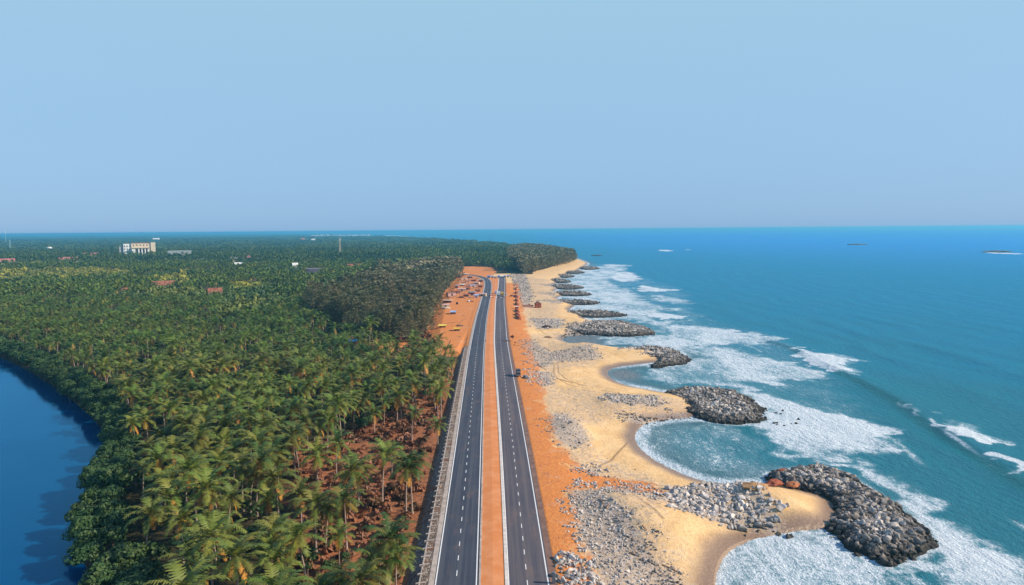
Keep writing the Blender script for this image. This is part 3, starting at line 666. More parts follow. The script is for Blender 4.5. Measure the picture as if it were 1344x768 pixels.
# ------------------------------------------------------------------ vegetation prototypes (quads)
class QB:
    def __init__(s): s.V = []; s.F = []; s.M = []; s.D = []
    def quad(s, a, b, c, d, m=0, dry=(0, 0, 0, 0)):
        n = len(s.V); s.V += [a, b, c, d]; s.F.append((n, n+1, n+2, n+3)); s.M.append(m); s.D += list(dry) if hasattr(dry, '__len__') else [dry]*4
    def pack(s): return dict(V=np.array([tuple(v) for v in s.V], float), F=np.array(s.F), M=np.array(s.M), attrs={'dry': np.array(s.D, float)})
def palm(seed, lod):
    rr = random.Random(seed); T = QB(); C = QB(); Ht = rr.uniform(9.5, 13.5); lean = rr.uniform(0, 1.8); la = rr.uniform(0, 6.28); LD = Vector((math.cos(la), math.sin(la), 0))
    ns = {0: 7, 1: 4, 2: 2}[lod]; nk = {0: 7, 1: 4, 2: 3}[lod]
    axis = lambda t: Vector((0, 0, Ht*t))+LD*lean*t*t
    rad = lambda t: .24-.11*t+.16*math.exp(-t*14)
    for i in range(ns):
        t0, t1 = i/ns, (i+1)/ns; p0, p1 = axis(t0), axis(t1)
        for k in range(nk):
            a0, a1 = 2*math.pi*k/nk, 2*math.pi*(k+1)/nk
            q = lambda p, a, r: p+Vector((math.cos(a)*r, math.sin(a)*r, 0))
            T.quad(q(p0, a0, rad(t0)), q(p0, a1, rad(t0)), q(p1, a1, rad(t1)), q(p1, a0, rad(t1)), 1)
    top = axis(1.0); nf = {0: 21, 1: 16, 2: 12}[lod]; pairs = {0: 14, 1: 7, 2: 2}[lod]
    up_ = Vector((0, 0, 1)); full = rr.uniform(.92, 1.12)
    for i in range(nf):
        az = i*2.39996+rr.uniform(-.25, .25); q = i/(nf-1)
        el = R(82-112*q+rr.uniform(-8, 8)); Lf = full*(4.7+1.9*math.sin(math.pi*min(1, q*1.1+.12)))*rr.uniform(.88, 1.1)
        droop = R(84+34*(1-q)+rr.uniform(-16, 16)) if q < .85 else R(25)
        dry = max(0, (q-.78)/.22)*rr.uniform(.3, .9) if q > .78 else rr.uniform(0, .30)**1.3
        if q > .93: el = R(-62+rr.uniform(-12, 8)); dry = 1
        hd = Vector((math.cos(az), math.sin(az), 0)); sd = Vector((-math.sin(az), math.cos(az), 0))
        seg = max(pairs, 3) if lod else 12; pts = [top+hd*.1]; dirs = []
        e = el
        for k in range(seg):
            d = hd*math.cos(e)+up_*math.sin(e); dirs.append(d); pts.append(pts[-1]+d*Lf/seg); e = max(R(-85), e-droop/seg*(.4+1.2*k/seg))
        dirs.append(dirs[-1])
        if lod < 2:
            for k in range(0, seg, 3 if lod == 0 else 3):
                k2 = min(seg, k+3); w0 = .11*(1-k/seg)+.03; w1 = .11*(1-k2/seg)+.03
                if lod == 0 or True: C.quad(pts[k]-sd*w0, pts[k]+sd*w0, pts[k2]+sd*w1, pts[k2]-sd*w1, 0, min(1, dry+.18))
        for j in range(pairs):
            t = (j+.6)/pairs if lod < 2 else (j+.5)/pairs
            t = .10+.90*t*(1-.5/pairs); kk = min(seg-1, int(t*seg)); f_ = t*seg-kk; base = pts[kk].lerp(pts[kk+1], min(1, f_)); d = dirs[kk]
            ll = {0: 1.0, 1: 1.0, 2: 1.0}[lod]*(.30+.95*math.sin(math.pi*min(.97, t*.86+.12))**.8)*rr.uniform(.85, 1.1)
            nn = sd.cross(d).normalized()
            if nn.z < 0: nn = -nn
            sw = Lf/pairs*{0: .42, 1: .34, 2: .5}[lod]
            for s_ in (-1, 1):
                o = (sd*s_*.80+d*.50-up_*rr.uniform(.18, .55)*(1.0 if s_ else 1)+nn*.15).normalized()
                tip = base+o*ll; C.quad(base-d*sw, base+d*sw, tip+d*sw*.35, tip-d*sw*.25, 0, (dry, dry, min(1, dry+.08), min(1, dry+.08)))
    if lod: C.D = [d_*.45 for d_ in C.D]
    if lod == 0:      # nuts and old flower stalks
        for k in range(9):
            a = k*.7; p = top+Vector((math.cos(a)*.42, math.sin(a)*.42, -.35-.12*(k % 3))); s_ = .17
            for u, v in (((1, 0, 0), (0, 0, 1)), ((0, 1, 0), (0, 0, 1)), ((1, 0, 0), (0, 1, 0))):
                u, v = Vector(u)*s_, Vector(v)*s_; C.quad(p-u-v, p+u-v, p+u+v, p-u+v, 0, .75)
    return T, C
def broad(seed, lod, Hh=8.0, Rw=4.2, low=.0):
    rr = random.Random(seed); T = QB(); C = QB(); n = {0: 22, 1: 12, 2: 5}[lod]; per = {0: 70, 1: 20, 2: 7}[lod]; ls_ = {0: .42, 1: .85, 2: 1.7}[lod]
    for (a, b_, w) in ([((0, 0, 0), (0, 0, Hh*.55), .28)]+[((0, 0, Hh*.35), (rr.uniform(-2, 2), rr.uniform(-2, 2), Hh*.75), .14) for _ in range(0 if lod else 6)]):
        a, b_ = Vector(a), Vector(b_); nk = 5
        for k in range(nk):
            a0, a1 = 2*math.pi*k/nk, 2*math.pi*(k+1)/nk; c0, c1 = Vector((math.cos(a0), math.sin(a0), 0)), Vector((math.cos(a1), math.sin(a1), 0))
            T.quad(a+c0*w, a+c1*w, b_+c1*w*.5, b_+c0*w*.5, 1)
    for i in range(n):
        a = i*2.4; q = math.sqrt((i+.5)/n); cx, cy = math.cos(a)*q*Rw*.72, math.sin(a)*q*Rw*.72
        cz = Hh*(.52+.42*math.sqrt(max(0, 1-q*q)))+rr.uniform(-.7, .6)-low*q*2; cr_ = rr.uniform(.9, 1.7)*Rw/4.2
        cr_ *= {0: 1, 1: 1.25, 2: 1.6}[lod]; dr = rr.uniform(0, .25)
        for _ in range(per):
            v = Vector((rr.gauss(0, 1), rr.gauss(0, 1), rr.gauss(0, 1))).normalized(); p = Vector((cx, cy, cz))+Vector((v.x, v.y, v.z*.75))*cr_*rr.uniform(.72, 1.05)
            nn = (v+Vector((rr.uniform(-.6, .6), rr.uniform(-.6, .6), rr.uniform(-.2, .7)))).normalized(); u = nn.orthogonal().normalized(); w = nn.cross(u)
            t_ = rr.uniform(0, 3.1); u, w = u*math.cos(t_)+w*math.sin(t_), w*math.cos(t_)-u*math.sin(t_); s1, s2 = ls_*rr.uniform(.6, 1.1), ls_*rr.uniform(.4, .8)
            C.quad(p-u*s1, p-w*s2, p+u*s1, p+w*s2, 0, dr)
    return T, C
def casu(seed, lod, Hh=15.0):
    rr = random.Random(seed); T = QB(); C = QB(); n = {0: 950, 1: 380, 2: 70}[lod]; s = {0: .36, 1: .58, 2: 1.5}[lod]
    for k in range(4):
        a0, a1 = math.pi*k/2, math.pi*(k+1)/2; c0, c1 = Vector((math.cos(a0), math.sin(a0), 0)), Vector((math.cos(a1), math.sin(a1), 0)); b_ = Vector((0, 0, Hh*.92))
        T.quad(c0*.2, c1*.2, b_+c1*.04, b_+c0*.04, 1)
    for i in range(n):
        t_ = rr.random()**.8; z = Hh*(.16+.84*t_); rad_ = (1.0+2.1*math.sin(math.pi*min(1, (t_*.82+.16)))**.7)*(1-.55*t_**3); a = rr.uniform(0, 6.28)
        lump = 1+.3*math.sin(a*3+z*.9+seed); q = rad_*lump*rr.uniform(.35, 1.0)**.5
        p = Vector((math.cos(a)*q, math.sin(a)*q, z)); o = Vector((math.cos(a), math.sin(a), rr.uniform(.1, 1.3))).normalized(); w = o.orthogonal().normalized(); w2 = o.cross(w)
        t2 = rr.uniform(0, 3.1); w = (w*math.cos(t2)+w2*math.sin(t2))*s*rr.uniform(.3, .55)
        e = p+o*s*rr.uniform(1.2, 2.0); C.quad(p-w, p+w, e+w*.35, e-w*.35, 0, rr.uniform(0, .5))
    return T, C
def leaf_mat(name, inst, g0, g1, dryc, warm, tr=.16):
    t = NT(name); P = t.pos()
    tint = t.nd('ShaderNodeObjectInfo').outputs['Random'] if inst else t.attr('tint')
    c = t.mix(tint, g0, g1); c = t.mix(t.rng(t.noise(P, .018, 3), .42, .68, 0, .40), c, warm)
    c = t.mix(t.attr('dry'), c, dryc)
    d = t.bsdf(c, .55, .25); tl = t.nd('ShaderNodeBsdfTranslucent', {'Color': c}).outputs[0]
    return t.fin(t.nd('ShaderNodeMixShader', {0: tr, 1: d, 2: tl}).outputs[0])
PG = ((.020, .082, .018), (.115, .205, .030), (.50, .24, .045), (.170, .195, .034))
m_pi = leaf_mat('palm_leaf', True, *PG); m_ps = leaf_mat('palm_leaf_mass', False, *PG)
BG = ((.022, .068, .024), (.055, .120, .034), (.10, .10, .03), (.06, .085, .022))
m_bi = leaf_mat('broad_leaf', True, *BG); m_bs = leaf_mat('broad_leaf_mass', False, *BG)
CG = ((.060, .120, .040), (.190, .185, .085), (.30, .22, .14), (.25, .18, .11))
m_ci = leaf_mat('casuarina_leaf', True, *CG); m_cs = leaf_mat('casuarina_leaf_mass', False, *CG)
FG = ((.018, .068, .026), (.105, .165, .036), (.42, .38, .05), (.13, .145, .035))
m_fs = leaf_mat('far_leaf_mass', False, *FG)
m_bark = plain('palm_bark', (.34, .25, .20), .9, .25, 3); m_bark2 = plain('tree_bark', (.14, .10, .075), .9, .25, 3)

def pts_in(polys, cell, lo, hi, jit=.42):
    nx = int((hi[0]-lo[0])/cell)+1; ny = int((hi[1]-lo[1])/cell)+1
    gx, gy = np.meshgrid(lo[0]+np.arange(nx)*cell, lo[1]+np.arange(ny)*cell); x = gx.ravel()+rng.uniform(-jit, jit, gx.size)*cell; y = gy.ravel()+rng.uniform(-jit, jit, gx.size)*cell
    return x, y
CAS = [chaikin(W(p, 3), 1) for p in ([(408, 424), (450, 438), (500, 446), (552, 447), (566, 430), (574, 405), (590, 382), (606, 362), (610, 355), (560, 354), (520, 364), (470, 383), (430, 400)],
        [(686, 361), (700, 357), (730, 351), (755, 344.5), (758, 341), (745, 336.5), (728, 333), (700, 328), (680, 328), (664, 335), (668, 350)])]
BROAD_PX = [[(0, 362), (60, 356), (130, 356), (180, 358), (150, 368), (60, 372), (0, 376)], [(200, 370), (245, 362), (250, 376), (210, 382)], [(300, 375), (345, 372), (342, 384), (305, 386)]]
BRD = [W(p, 6) for p in BROAD_PX]
# buildings: (x0, x1, ytop, ybottom seen, kind...) placed so that they stand in the wood
builds = []
def bplace(x0, x1, yt, yb, canopy=11.0):
    c = at((x0+x1)/2, yb, canopy); hor = np.hypot(c[0], c[1]); w = (x1-x0)/F*(c@np.array([fw[0], fw[1], 0])+ (CAMZ-canopy)*math.sin(PITCH))
    tt = at((x0+x1)/2, yt, 0); lo_, hi_ = 0, 120
    for _ in range(40):
        mid = (lo_+hi_)/2; py = proj([[c[0], c[1], mid]])[1][0]
        if py > yt: lo_ = mid
        else: hi_ = mid
    return c[0], c[1], w, lo_
B_SPECS = [  # x0,x1,ytop,ybot, style
 (160, 202, 318.5, 335.5, 'civic'), (0, 18, 339.5, 346, 'cream'), (80, 103, 337.5, 343.5, 'red'), (111, 128, 332, 337.5, 'red2'), (222, 250, 329, 337, 'hall'),
 (255, 272, 336.5, 339.5, 'pink'), (303, 312, 337, 342, 'tan'), (320, 334, 335.5, 339.5, 'redwhite'), (201, 209, 312.6, 315.4, 'white'),
 (384, 391, 345, 350, 'white2'), (409, 414, 313.5, 316.5, 'white3'), (395, 400, 312.5, 316, 'pink2'), (62, 68, 324, 327.5, 'dome'),
 (202, 228, 369, 377, 'tile1'), (161, 168, 378, 384, 'tile2'), (274, 291, 378, 386, 'tile3'), (455, 474, 346.5, 351, 'long'), (308, 318, 344.5, 346.5, 'white4')]
BP = [(*bplace(a, b_, c, d, 11 if c < 365 else 9), st) for a, b_, c, d, st in B_SPECS]

def build_clear(x, y):
    k = np.ones(len(x), bool)
    for bx, by, w, h, st in BP:
        ux, uy = bx/np.hypot(bx, by), by/np.hypot(bx, by); al = (x-bx)*ux+(y-by)*uy; ac = (x-bx)*uy-(y-by)*ux
        k &= ~((np.abs(ac) < w/2+3) & (al > -45) & (al < w*.6+12))
    return k

# ---- coconut palms
x, y = pts_in(None, 7.9, (-1250, 100), (10, 1500)); 
h, sea_, riv_, L_, R_ = ground_h(x, y, True)
sdo = sdm(x, y, ORANGE, 20); sdc = sdm(x, y, CAS, 20); sdcl = sdm(x, y, CLEAR, 20); sds = sdm(x, y, SOIL, 20)
ok = (L_ < -19.8) & (sdo < -2) & (sdc < -3) & (riv_ < -7) & (np.abs(x) < .80*y+60) & (sdm(x, y, BRD, 20) < 0)
BM = (fbm(x/75, y/110, 3, 333) > .60) & (y > 470)
ok &= ~BM
fr_ = sdf(x, y, W([(395, 700), (470, 700), (530, 690), (545, 760), (530, 820), (440, 830), (380, 800)], 3), 20); ok &= ~((fr_ > 0) & (rng.random(len(x)) < .6))
ok &= ~((sdcl > 0) & (rng.random(len(x)) < .88)) & ~((sds > 0) & (rng.random(len(x)) < .12)) & (rng.random(len(x)) < .95)
ok &= ~((L_ > -22) & (rng.random(len(x)) < .3))
ok &= ~((riv_ > -16) & (rng.random(len(x)) < .65)) & build_clear(x, y)
# the far side of the lagoon is water on the left of the frame
x, y, h, riv_, L_, sdcl = x[ok], y[ok], h[ok], riv_[ok], L_[ok], sdcl[ok]
hero = np.array([[*at(511, 790, 3)[:2]], [*at(500, 800, 3)[:2]], [*at(520, 795, 3)[:2]], [*at(541, 672, 3)[:2]], [*at(533, 676, 3)[:2]], [*at(502, 660, 3)[:2]], [*at(471, 664, 3)[:2]],
                 [*at(415, 724, 3)[:2]], [*at(428, 722, 3)[:2]], [*at(455, 720, 3)[:2]], [*at(417, 650, 3)[:2]], [*at(460, 680, 3)[:2]]])
kk = np.min([np.hypot(x-a, y-b_) for a, b_ in hero], 0) > 7.0
x, y, riv_, L_, sdcl = [v[kk] for v in (x, y, riv_, L_, sdcl)]
x = np.concatenate([hero[:, 0], x]); y = np.concatenate([hero[:, 1], y]); riv_ = np.concatenate([np.full(len(hero), -60), riv_]); L_ = np.concatenate([hero[:, 0]-cl(hero[:, 1]), L_]); sdcl = np.concatenate([np.full(len(hero), 5), sdcl])
h = ground_h(x, y)-.1
pos = np.stack([x, y, h], 1); cx_, cy_, dd = proj(pos+np.array([0, 0, 11]))
vis = (cx_ > -25) & (cx_ < 1370) & (cy_ < 800)
dist = np.where(vis, dd, 1e9); order = np.argsort(dist)
ind = order[:300]; rest = order[300:]; rest = rest[(dist[rest] < 1e8) | (dd[rest] < 260)]
PP = [palm(100+s, 0) for s in range(7)]
def two(T, C): # one proto with both
    a, b_ = T.pack(), C.pack(); return dict(V=np.vstack([a['V'], b_['V']]), F=np.vstack([a['F'], b_['F']+len(a['V'])]), M=np.concatenate([a['M'], b_['M']]), attrs={'dry': np.concatenate([a['attrs']['dry'], b_['attrs']['dry']])})
tm = []; cm = []
for T, C in PP:
    a, b_ = T.pack(), C.pack(); tm.append(mesh_np('trunk', a['V'], a['F'], [m_bark], attrs=a['attrs'])); cm.append(mesh_np('crown', b_['V'], b_['F'], [m_pi], attrs=b_['attrs']))
ORD = 'first second third fourth fifth sixth seventh eighth ninth tenth eleventh twelfth thirteenth fourteenth fifteenth sixteenth seventeenth eighteenth nineteenth twentieth'.split()
ncl = 0
for n_, ii in enumerate(ind):
    s = (.60+.56*rng.random()**.75)*(.86+.3*float(fbm(pos[ii, 0]/25, pos[ii, 1]/25, 2, 200))) if ii >= len(hero) else rng.uniform(.95, 1.12); rz = float(rng.uniform(0, 6.28)); q = n_ % 7
    bright = rng.random(); size = 'tall' if s > .99 else 'short' if s < .80 else 'medium height'
    if ii < len(hero) or sdcl[ii] > 0:
        lab = f'coconut palm on bare red soil, {ORD[min(ncl, 19)]} counting up from the bottom of the photo' if ncl < 20 else 'slender coconut palm at the far end of the red soil clearing'; ncl += 1; g = 'palms in the red clearing'
    elif riv_[ii] > -22: lab = f'{size} coconut palm rising behind the mangrove trees of the lagoon bank'; g = f'{size} palms on the lagoon bank'
    elif L_[ii] > -42: lab = f'{size} coconut palm growing by the ditch under the road embankment'; g = f'{size} palms by the embankment ditch'
    else:
        band = 'closest to the camera' if y[ii] < 175 else 'a little way into the grove' if y[ii] < 205 else 'deeper in the grove'
        sidew = 'on the lagoon side' if riv_[ii] > -52 else 'on the road side' if L_[ii] > -75 else 'in the middle'
        lab = f'{size} green coconut palm {band}, {sidew}'; g = f'{size} grove palms {band}, {sidew}'
    o = empty('coconut_palm', pos[ii], rz, lab, 'palm tree', g); o.scale = (s, s, s)
    link('trunk', tm[q], o); link('crown', cm[q], o)
rp_ = pos[rest]; dr = dd[rest]; nr_ = len(rest); parts = []
for lo_, hi_, lod, seeds in ((0, 360, 0, range(100, 107)), (360, 720, 1, range(200, 206)), (720, 1e8, 2, range(300, 306))):
    k = (dr >= lo_) & (dr < hi_)
    if k.sum() == 0: continue
    sc = (.58+.58*rng.random(k.sum())**.8)*(.82+.36*fbm(rp_[k][:, 0]/30, rp_[k][:, 1]/30, 2, 200))
    parts.append(stamp([two(*palm(s, lod)) for s in seeds], rp_[k], rotm(k.sum(), False), sc, {'tint': rng.random(k.sum())}))
def join(parts):
    b = 0; Fs = []
    for p in parts: Fs.append(p[1]+b); b += len(p[0])
    keys = parts[0][3].keys()
    return np.vstack([p[0] for p in parts]), np.vstack(Fs), np.concatenate([p[2] for p in parts]), {k: np.concatenate([p[3][k] for p in parts]) for k in keys}
V, Fx, Mx, At = join(parts)
print('palms', len(pos), 'stuff', nr_, 'faces', len(Fx))
tag(link('coconut_grove', mesh_np('coconut_grove', V, Fx, [m_ps, m_bark], Mx, At)), 'dense coconut palm grove stretching back between the lagoon and the highway', 'palm grove', kind='stuff')

# ---- broadleaf bank trees and understorey
bx, by = [], []
for i in range(len(RIVER)):
    a, b_ = RIVER[i], RIVER[(i+1) % len(RIVER)]
    if max(a[0], b_[0]) < -480 or min(a[1], b_[1]) < 60: continue
    n = max(1, int(np.hypot(*(b_-a))/4.6))
    for k in range(n):
        for off_ in (1.5, 7.0):
            tt = (k+rng.random())/n; p = a+(b_-a)*tt; nn = np.array([(b_-a)[1], -(b_-a)[0]]); nn = nn/(np.hypot(*nn)+1e-9)
            qq = p+nn*off_
            if sdf(np.array([qq[0]]), np.array([qq[1]]), RIVER, 60)[0] > 0: qq = p-nn*off_
            bx.append(qq[0]+rng.normal(0, 1)); by.append(qq[1]+rng.normal(0, 1))
bx = np.array(bx); by = np.array(by); nb = len(bx)
x, y = pts_in(None, 8.5, (-700, 130), (0, 620)); h_, s_, r_, L_, _ = ground_h(x, y, True)
k = (L_ < -30) & (sdm(x, y, ORANGE, 20) < -3) & (sdm(x, y, CAS, 20) < -3) & (r_ < -10) & (sdm(x, y, CLEAR, 20) < -2) & (np.abs(x) < .8*y+40) & (rng.random(len(x)) < .7)
bx = np.concatenate([bx, x[k]]); by = np.concatenate([by, y[k]]); bank = np.arange(len(bx)) < nb
bh = np.maximum(ground_h(bx, by), .1)-.15; bpos = np.stack([bx, by, bh], 1)
px_, py_, dd = proj(bpos+np.array([0, 0, 6])); vis = (px_ > -30) & (px_ < 1370) & (py_ < 800)
sc_ = np.where(bank, rng.uniform(.8, 1.15, len(bx)), rng.uniform(.30, .80, len(bx)))
order = np.argsort(np.where(vis & bank, dd, 1e9)); nind = min(130, int((vis & bank).sum())); ind = order[:nind]; rest = np.array([i for i in order[nind:] if vis[i]])
BB = [broad(s, 0) for s in range(10, 15)]
bt = []; bc = []
for T, C in BB:
    a, b_ = T.pack(), C.pack(); bt.append(mesh_np('trunk', a['V'], a['F'], [m_bark2], attrs=a['attrs'])); bc.append(mesh_np('crown', b_['V'], b_['F'], [m_bi], attrs=b_['attrs']))
for n_, ii in enumerate(ind):
    s = sc_[ii]; where = 'at the near end of the lagoon bank' if by[ii] < 190 else 'on the bulge of the lagoon bank' if by[ii] < 250 else 'where the lagoon bank curves away' if by[ii] < 360 else 'far round the lagoon bank'
    size = 'broad' if s > 1.03 else 'small' if s < .9 else 'rounded'
    o = empty('mangrove_tree', bpos[ii], float(rng.uniform(0, 6.28)), f'{size} dark mangrove tree leaning over the water {where}', 'tree', f'{size} trees {where}'); o.scale = (s, s, s*rng.uniform(.85, 1.15))
    link('trunk', bt[n_ % 5], o); link('crown', bc[n_ % 5], o)
parts = []; rd = dd[rest]
for lo_, hi_, lod in ((0, 330, 0), (330, 1e8, 1)):
    k = (rd >= lo_) & (rd < hi_); q = rest[k]
    parts.append(stamp([two(*broad(s+20+lod*5, max(1, lod))) for s in range(4)], bpos[q], rotm(len(q), False), sc_[q], {'tint': rng.random(len(q))}))
V, Fx, Mx, At = join(parts)
tag(link('undergrowth', mesh_np('undergrowth', V, Fx, [m_bs, m_bark2], Mx, At)), 'dark green bushes filling the gaps under the coconut palms', 'undergrowth', kind='stuff')

# ---- casuarinas
x, y = pts_in(None, 7.2, (-420, 380), (420, 3000)); sc0 = sdm(x, y, CAS, 40); k = (sc0 > -14) & (sc0+(fbm(x/24, y/24, 3, 99)-.5)*30 > 0) & ((x-cl(np.minimum(y, 1240)) < -40) | (y > 1150)) & (sdm(x, y, ORANGE, 20) < -1) & (sdf(x, y, LAND, 80.0) > np.where(y > 1150, 18, 40)) & ((y < 1250) | (sc0 > 0))
k &= (y < 1300) | (rng.random(len(x)) < .75)
x, y = x[k], y[k]; pos = np.stack([x, y, ground_h(x, y)-.2], 1); _, _, dd = proj(pos); order = np.argsort(dd)
print('casu', len(x))
ind, rest = order[:300], order[300:]; hs = np.where(y > 1200, rng.uniform(1.0, 1.75, len(x)), (.70+1.0*rng.random(len(x)))*(.75+.65*fbm(x/28, y/40, 2, 250))); wd = np.where(y > 1200, 1.1, rng.uniform(1.1, 1.7, len(x)))
CC = [casu(s, 0) for s in range(40, 45)]; ct = []; cc = []
for T, C in CC:
    a, b_ = T.pack(), C.pack(); ct.append(mesh_np('trunk', a['V'], a['F'], [m_bark2], attrs=a['attrs'])); cc.append(mesh_np('crown', b_['V'], b_['F'], [m_ci], attrs=b_['attrs']))
for n_, ii in enumerate(ind):
    size = 'tall' if hs[ii] > 1.35 else 'short' if hs[ii] < 1.05 else 'middling'
    edge_ = sdm(x[ii:ii+1], y[ii:ii+1], CAS, 10)[0] < 6
    where = ('at the outer edge of' if edge_ else 'within')+' the brown wood'
    fr = ' near the blue roofs' if y[ii] < np.median(y[ind]) else ' by the building site' if x[ii] > np.median(x[ind]) else ' beside the coconut palms'
    o = empty('casuarina_tree', pos[ii], float(rng.uniform(0, 6.28)), f'{size} grey-brown casuarina {where}{fr}', 'tree', f'{size} casuarinas {where}{fr}'); s = hs[ii]; o.scale = (s*wd[ii], s*wd[ii], s)
    link('trunk', ct[n_ % 5], o); link('crown', cc[n_ % 5], o)
parts = []; rd = dd[rest]
for lo_, hi_, lod in ((0, 900, 1), (900, 1e8, 2)):
    k = (rd >= lo_) & (rd < hi_); q = rest[k]
    parts.append(stamp([two(*casu(s+60+lod*5, lod)) for s in range(4)], pos[q], rotm(len(q), False), np.stack([hs[q]*wd[q], hs[q]*wd[q], hs[q]], 1), {'tint': rng.random(len(q))}))
V, Fx, Mx, At = join(parts)
tag(link('casuarina_woods', mesh_np('casuarina_woods', V, Fx, [m_cs, m_bark2], Mx, At)), 'grey-brown casuarina woods behind the building site and on the headland', 'woods', kind='stuff')

# ---- far forest: trees at growing spacing
fx, fy, fs = [], [], []
D = 1180.0
while D < 9000:
    cell = max(9.0, D/125); ny = 1; xs = np.arange(-.86*D-60, .25*D+200, cell)
    fx.append(xs+rng.uniform(-.45, .45, len(xs))*cell); fy.append(D+rng.uniform(-.45, .45, len(xs))*cell); fs.append(np.full(len(xs), cell)); D += cell
x = np.concatenate(fx); y = np.concatenate(fy); fs = np.concatenate(fs)
xb, yb = pts_in(None, 8.5, (-1000, 600), (-100, 1500)); kb = (sdm(xb, yb, BRD, 20) > 0) | ((fbm(xb/75, yb/110, 3, 333) > .59) & (yb > 470) & (yb < 1490) & (xb-cl(np.minimum(yb, 1240)) < -40) & (np.abs(xb) < .8*yb+50) & (sdf(xb, yb, RIVER, 60) < -12)); xb, yb = xb[kb], yb[kb]
nb0 = len(x); x = np.concatenate([x, xb]); y = np.concatenate([y, yb]); fs = np.concatenate([fs, np.full(len(xb), 9.5)])
sh = sdf(x, y, LAND, 80.0); sdc = sdm(x, y, CAS, 30); sdo = sdm(x, y, ORANGE, 20); L_ = x-cl(np.minimum(y, 1240))
isb = np.arange(len(x)) >= nb0
k = (sh > np.where(y < 3000, 45, 60)) & (sdc < -3) & (sdo < -3) & (isb | (y > 1480) | ((y > 1170) & (x > -80))) & ~((y < 1250) & (x > -70) & (x < 40)) & build_clear(x, y)
k &= ~((x > np.interp(y, [1100, 1200, 1400, 1700, 2500, 4000], [-60, 45, 110, 150, 140, 60])) & (y < 4000))
x, y, fs, isb = x[k], y[k], fs[k], isb[k]
gr = fbm(x/160, y/160, 3, 120)
pos = np.stack([x, y, np.full(len(x), 2.2)], 1); rot = rotm(len(x), False)
hh = (.95+1.7*np.clip(fbm(x/110, y/170, 3, 130)-.28, 0, 1)+rng.uniform(-.2, .35, len(x))+.5*(rng.random(len(x)) < .05))*np.where(isb, .85, 1)
ww = np.clip(fs/9.0, 1, 6)*1.05
scl = np.stack([ww, ww, hh], 1)
# rotate about z only, so the anisotropic scale can go on the right
fp = [two(*broad(s+80, 2, 8.5, 4.6)) for s in range(5)]
pp = [two(*palm(s+300, 2)) for s in range(4)]
isp = (rng.random(len(x)) < .45) & ~isb & (y < 2600)
tint = np.clip(rng.random(len(x))*.6+(gr-.4)*1.2, 0, 1)
q = ~isp; inb = sdm(x, y, BRD, 20) > 0; dryv = np.where(isb, np.where(inb, np.clip(rng.normal(.5, .3, len(x)), 0, .9), np.where(fbm(x/60, y/90, 2, 340) > .62, .22, .05)), np.where((gr > .62) & (y < 2400), .35, 0))
A = stamp(fp, pos[q], rot[q], scl[q], {'tint': tint[q], 'dryb': dryv[q]}); A[3]['dry'] = np.maximum(A[3]['dry']*.3, A[3].pop('dryb'))
q = isp; s1 = np.where(ww > 1.5, 1.4, 1.15)
B = stamp(pp, pos[q], rot[q], s1[q], {'tint': tint[q], 'dryb': dryv[q]*0}); B[3].pop('dryb'); B[3]['dry'] *= .35
V, Fx, Mx, At = join([A, B])
print('far', len(x), len(Fx))
tag(link('distant_forest', mesh_np('distant_forest', V, Fx, [m_fs, m_bark2], Mx, At)), 'blue-green forest plain reaching back to the hazy horizon', 'forest', kind='stuff')
# canopy sheet that closes the view between far crowns
rowsF = 80*896/(np.arange(347, 303.2, -.5)-301.5); usF = np.linspace(-1.15, .4, 420)
X, Y, Fq = fan_grid(rowsF, usF); sh = sdf(X, Y, LAND, 80.0)
Zc = 5.5+5*fbm(X/30, Y/30, 3, 140)+30*np.clip(fbm(X/420, Y/900, 4, 141)-.35, 0, 1)*sstep(2800, 6000, Y)
lim = (sh > 55) & ~((X > np.interp(Y, [1100, 1200, 1400, 1700, 2500, 4000], [-60, 45, 110, 150, 140, 60])-10) & (Y < 4000))
for bx_, by_, w, h_, st in BP:
    ux, uy = bx_/np.hypot(bx_, by_), by_/np.hypot(bx_, by_); al = (X-bx_)*ux+(Y-by_)*uy; ac = (X-bx_)*uy-(Y-by_)*ux
    Zc = np.where((np.abs(ac) < w/2+2) & (al > -30) & (al < w*.5+8), 3.5, Zc)
t = NT('canopy_material'); P = t.pos(); n = t.noise(P, .05, 6, .7); n2 = t.noise(P, .004, 4)
c = t.mix(t.rng(n, .35, .65), (.018, .060, .026), (.055, .110, .040)); c = t.mix(t.rng(n2, .5, .7, 0, .6), c, (.07, .085, .035))
m_can = t.fin(t.bsdf(c, .9, .1, t.bump(n, 1, 4)))
kf = lim[Fq].all(1)
tag(link('forest_canopy', mesh_np('forest_canopy', np.stack([X, Y, Zc], 1), Fq[kf], [m_can], smooth=False)), 'closed dark green tree canopy of the distant plain', 'forest', kind='stuff')

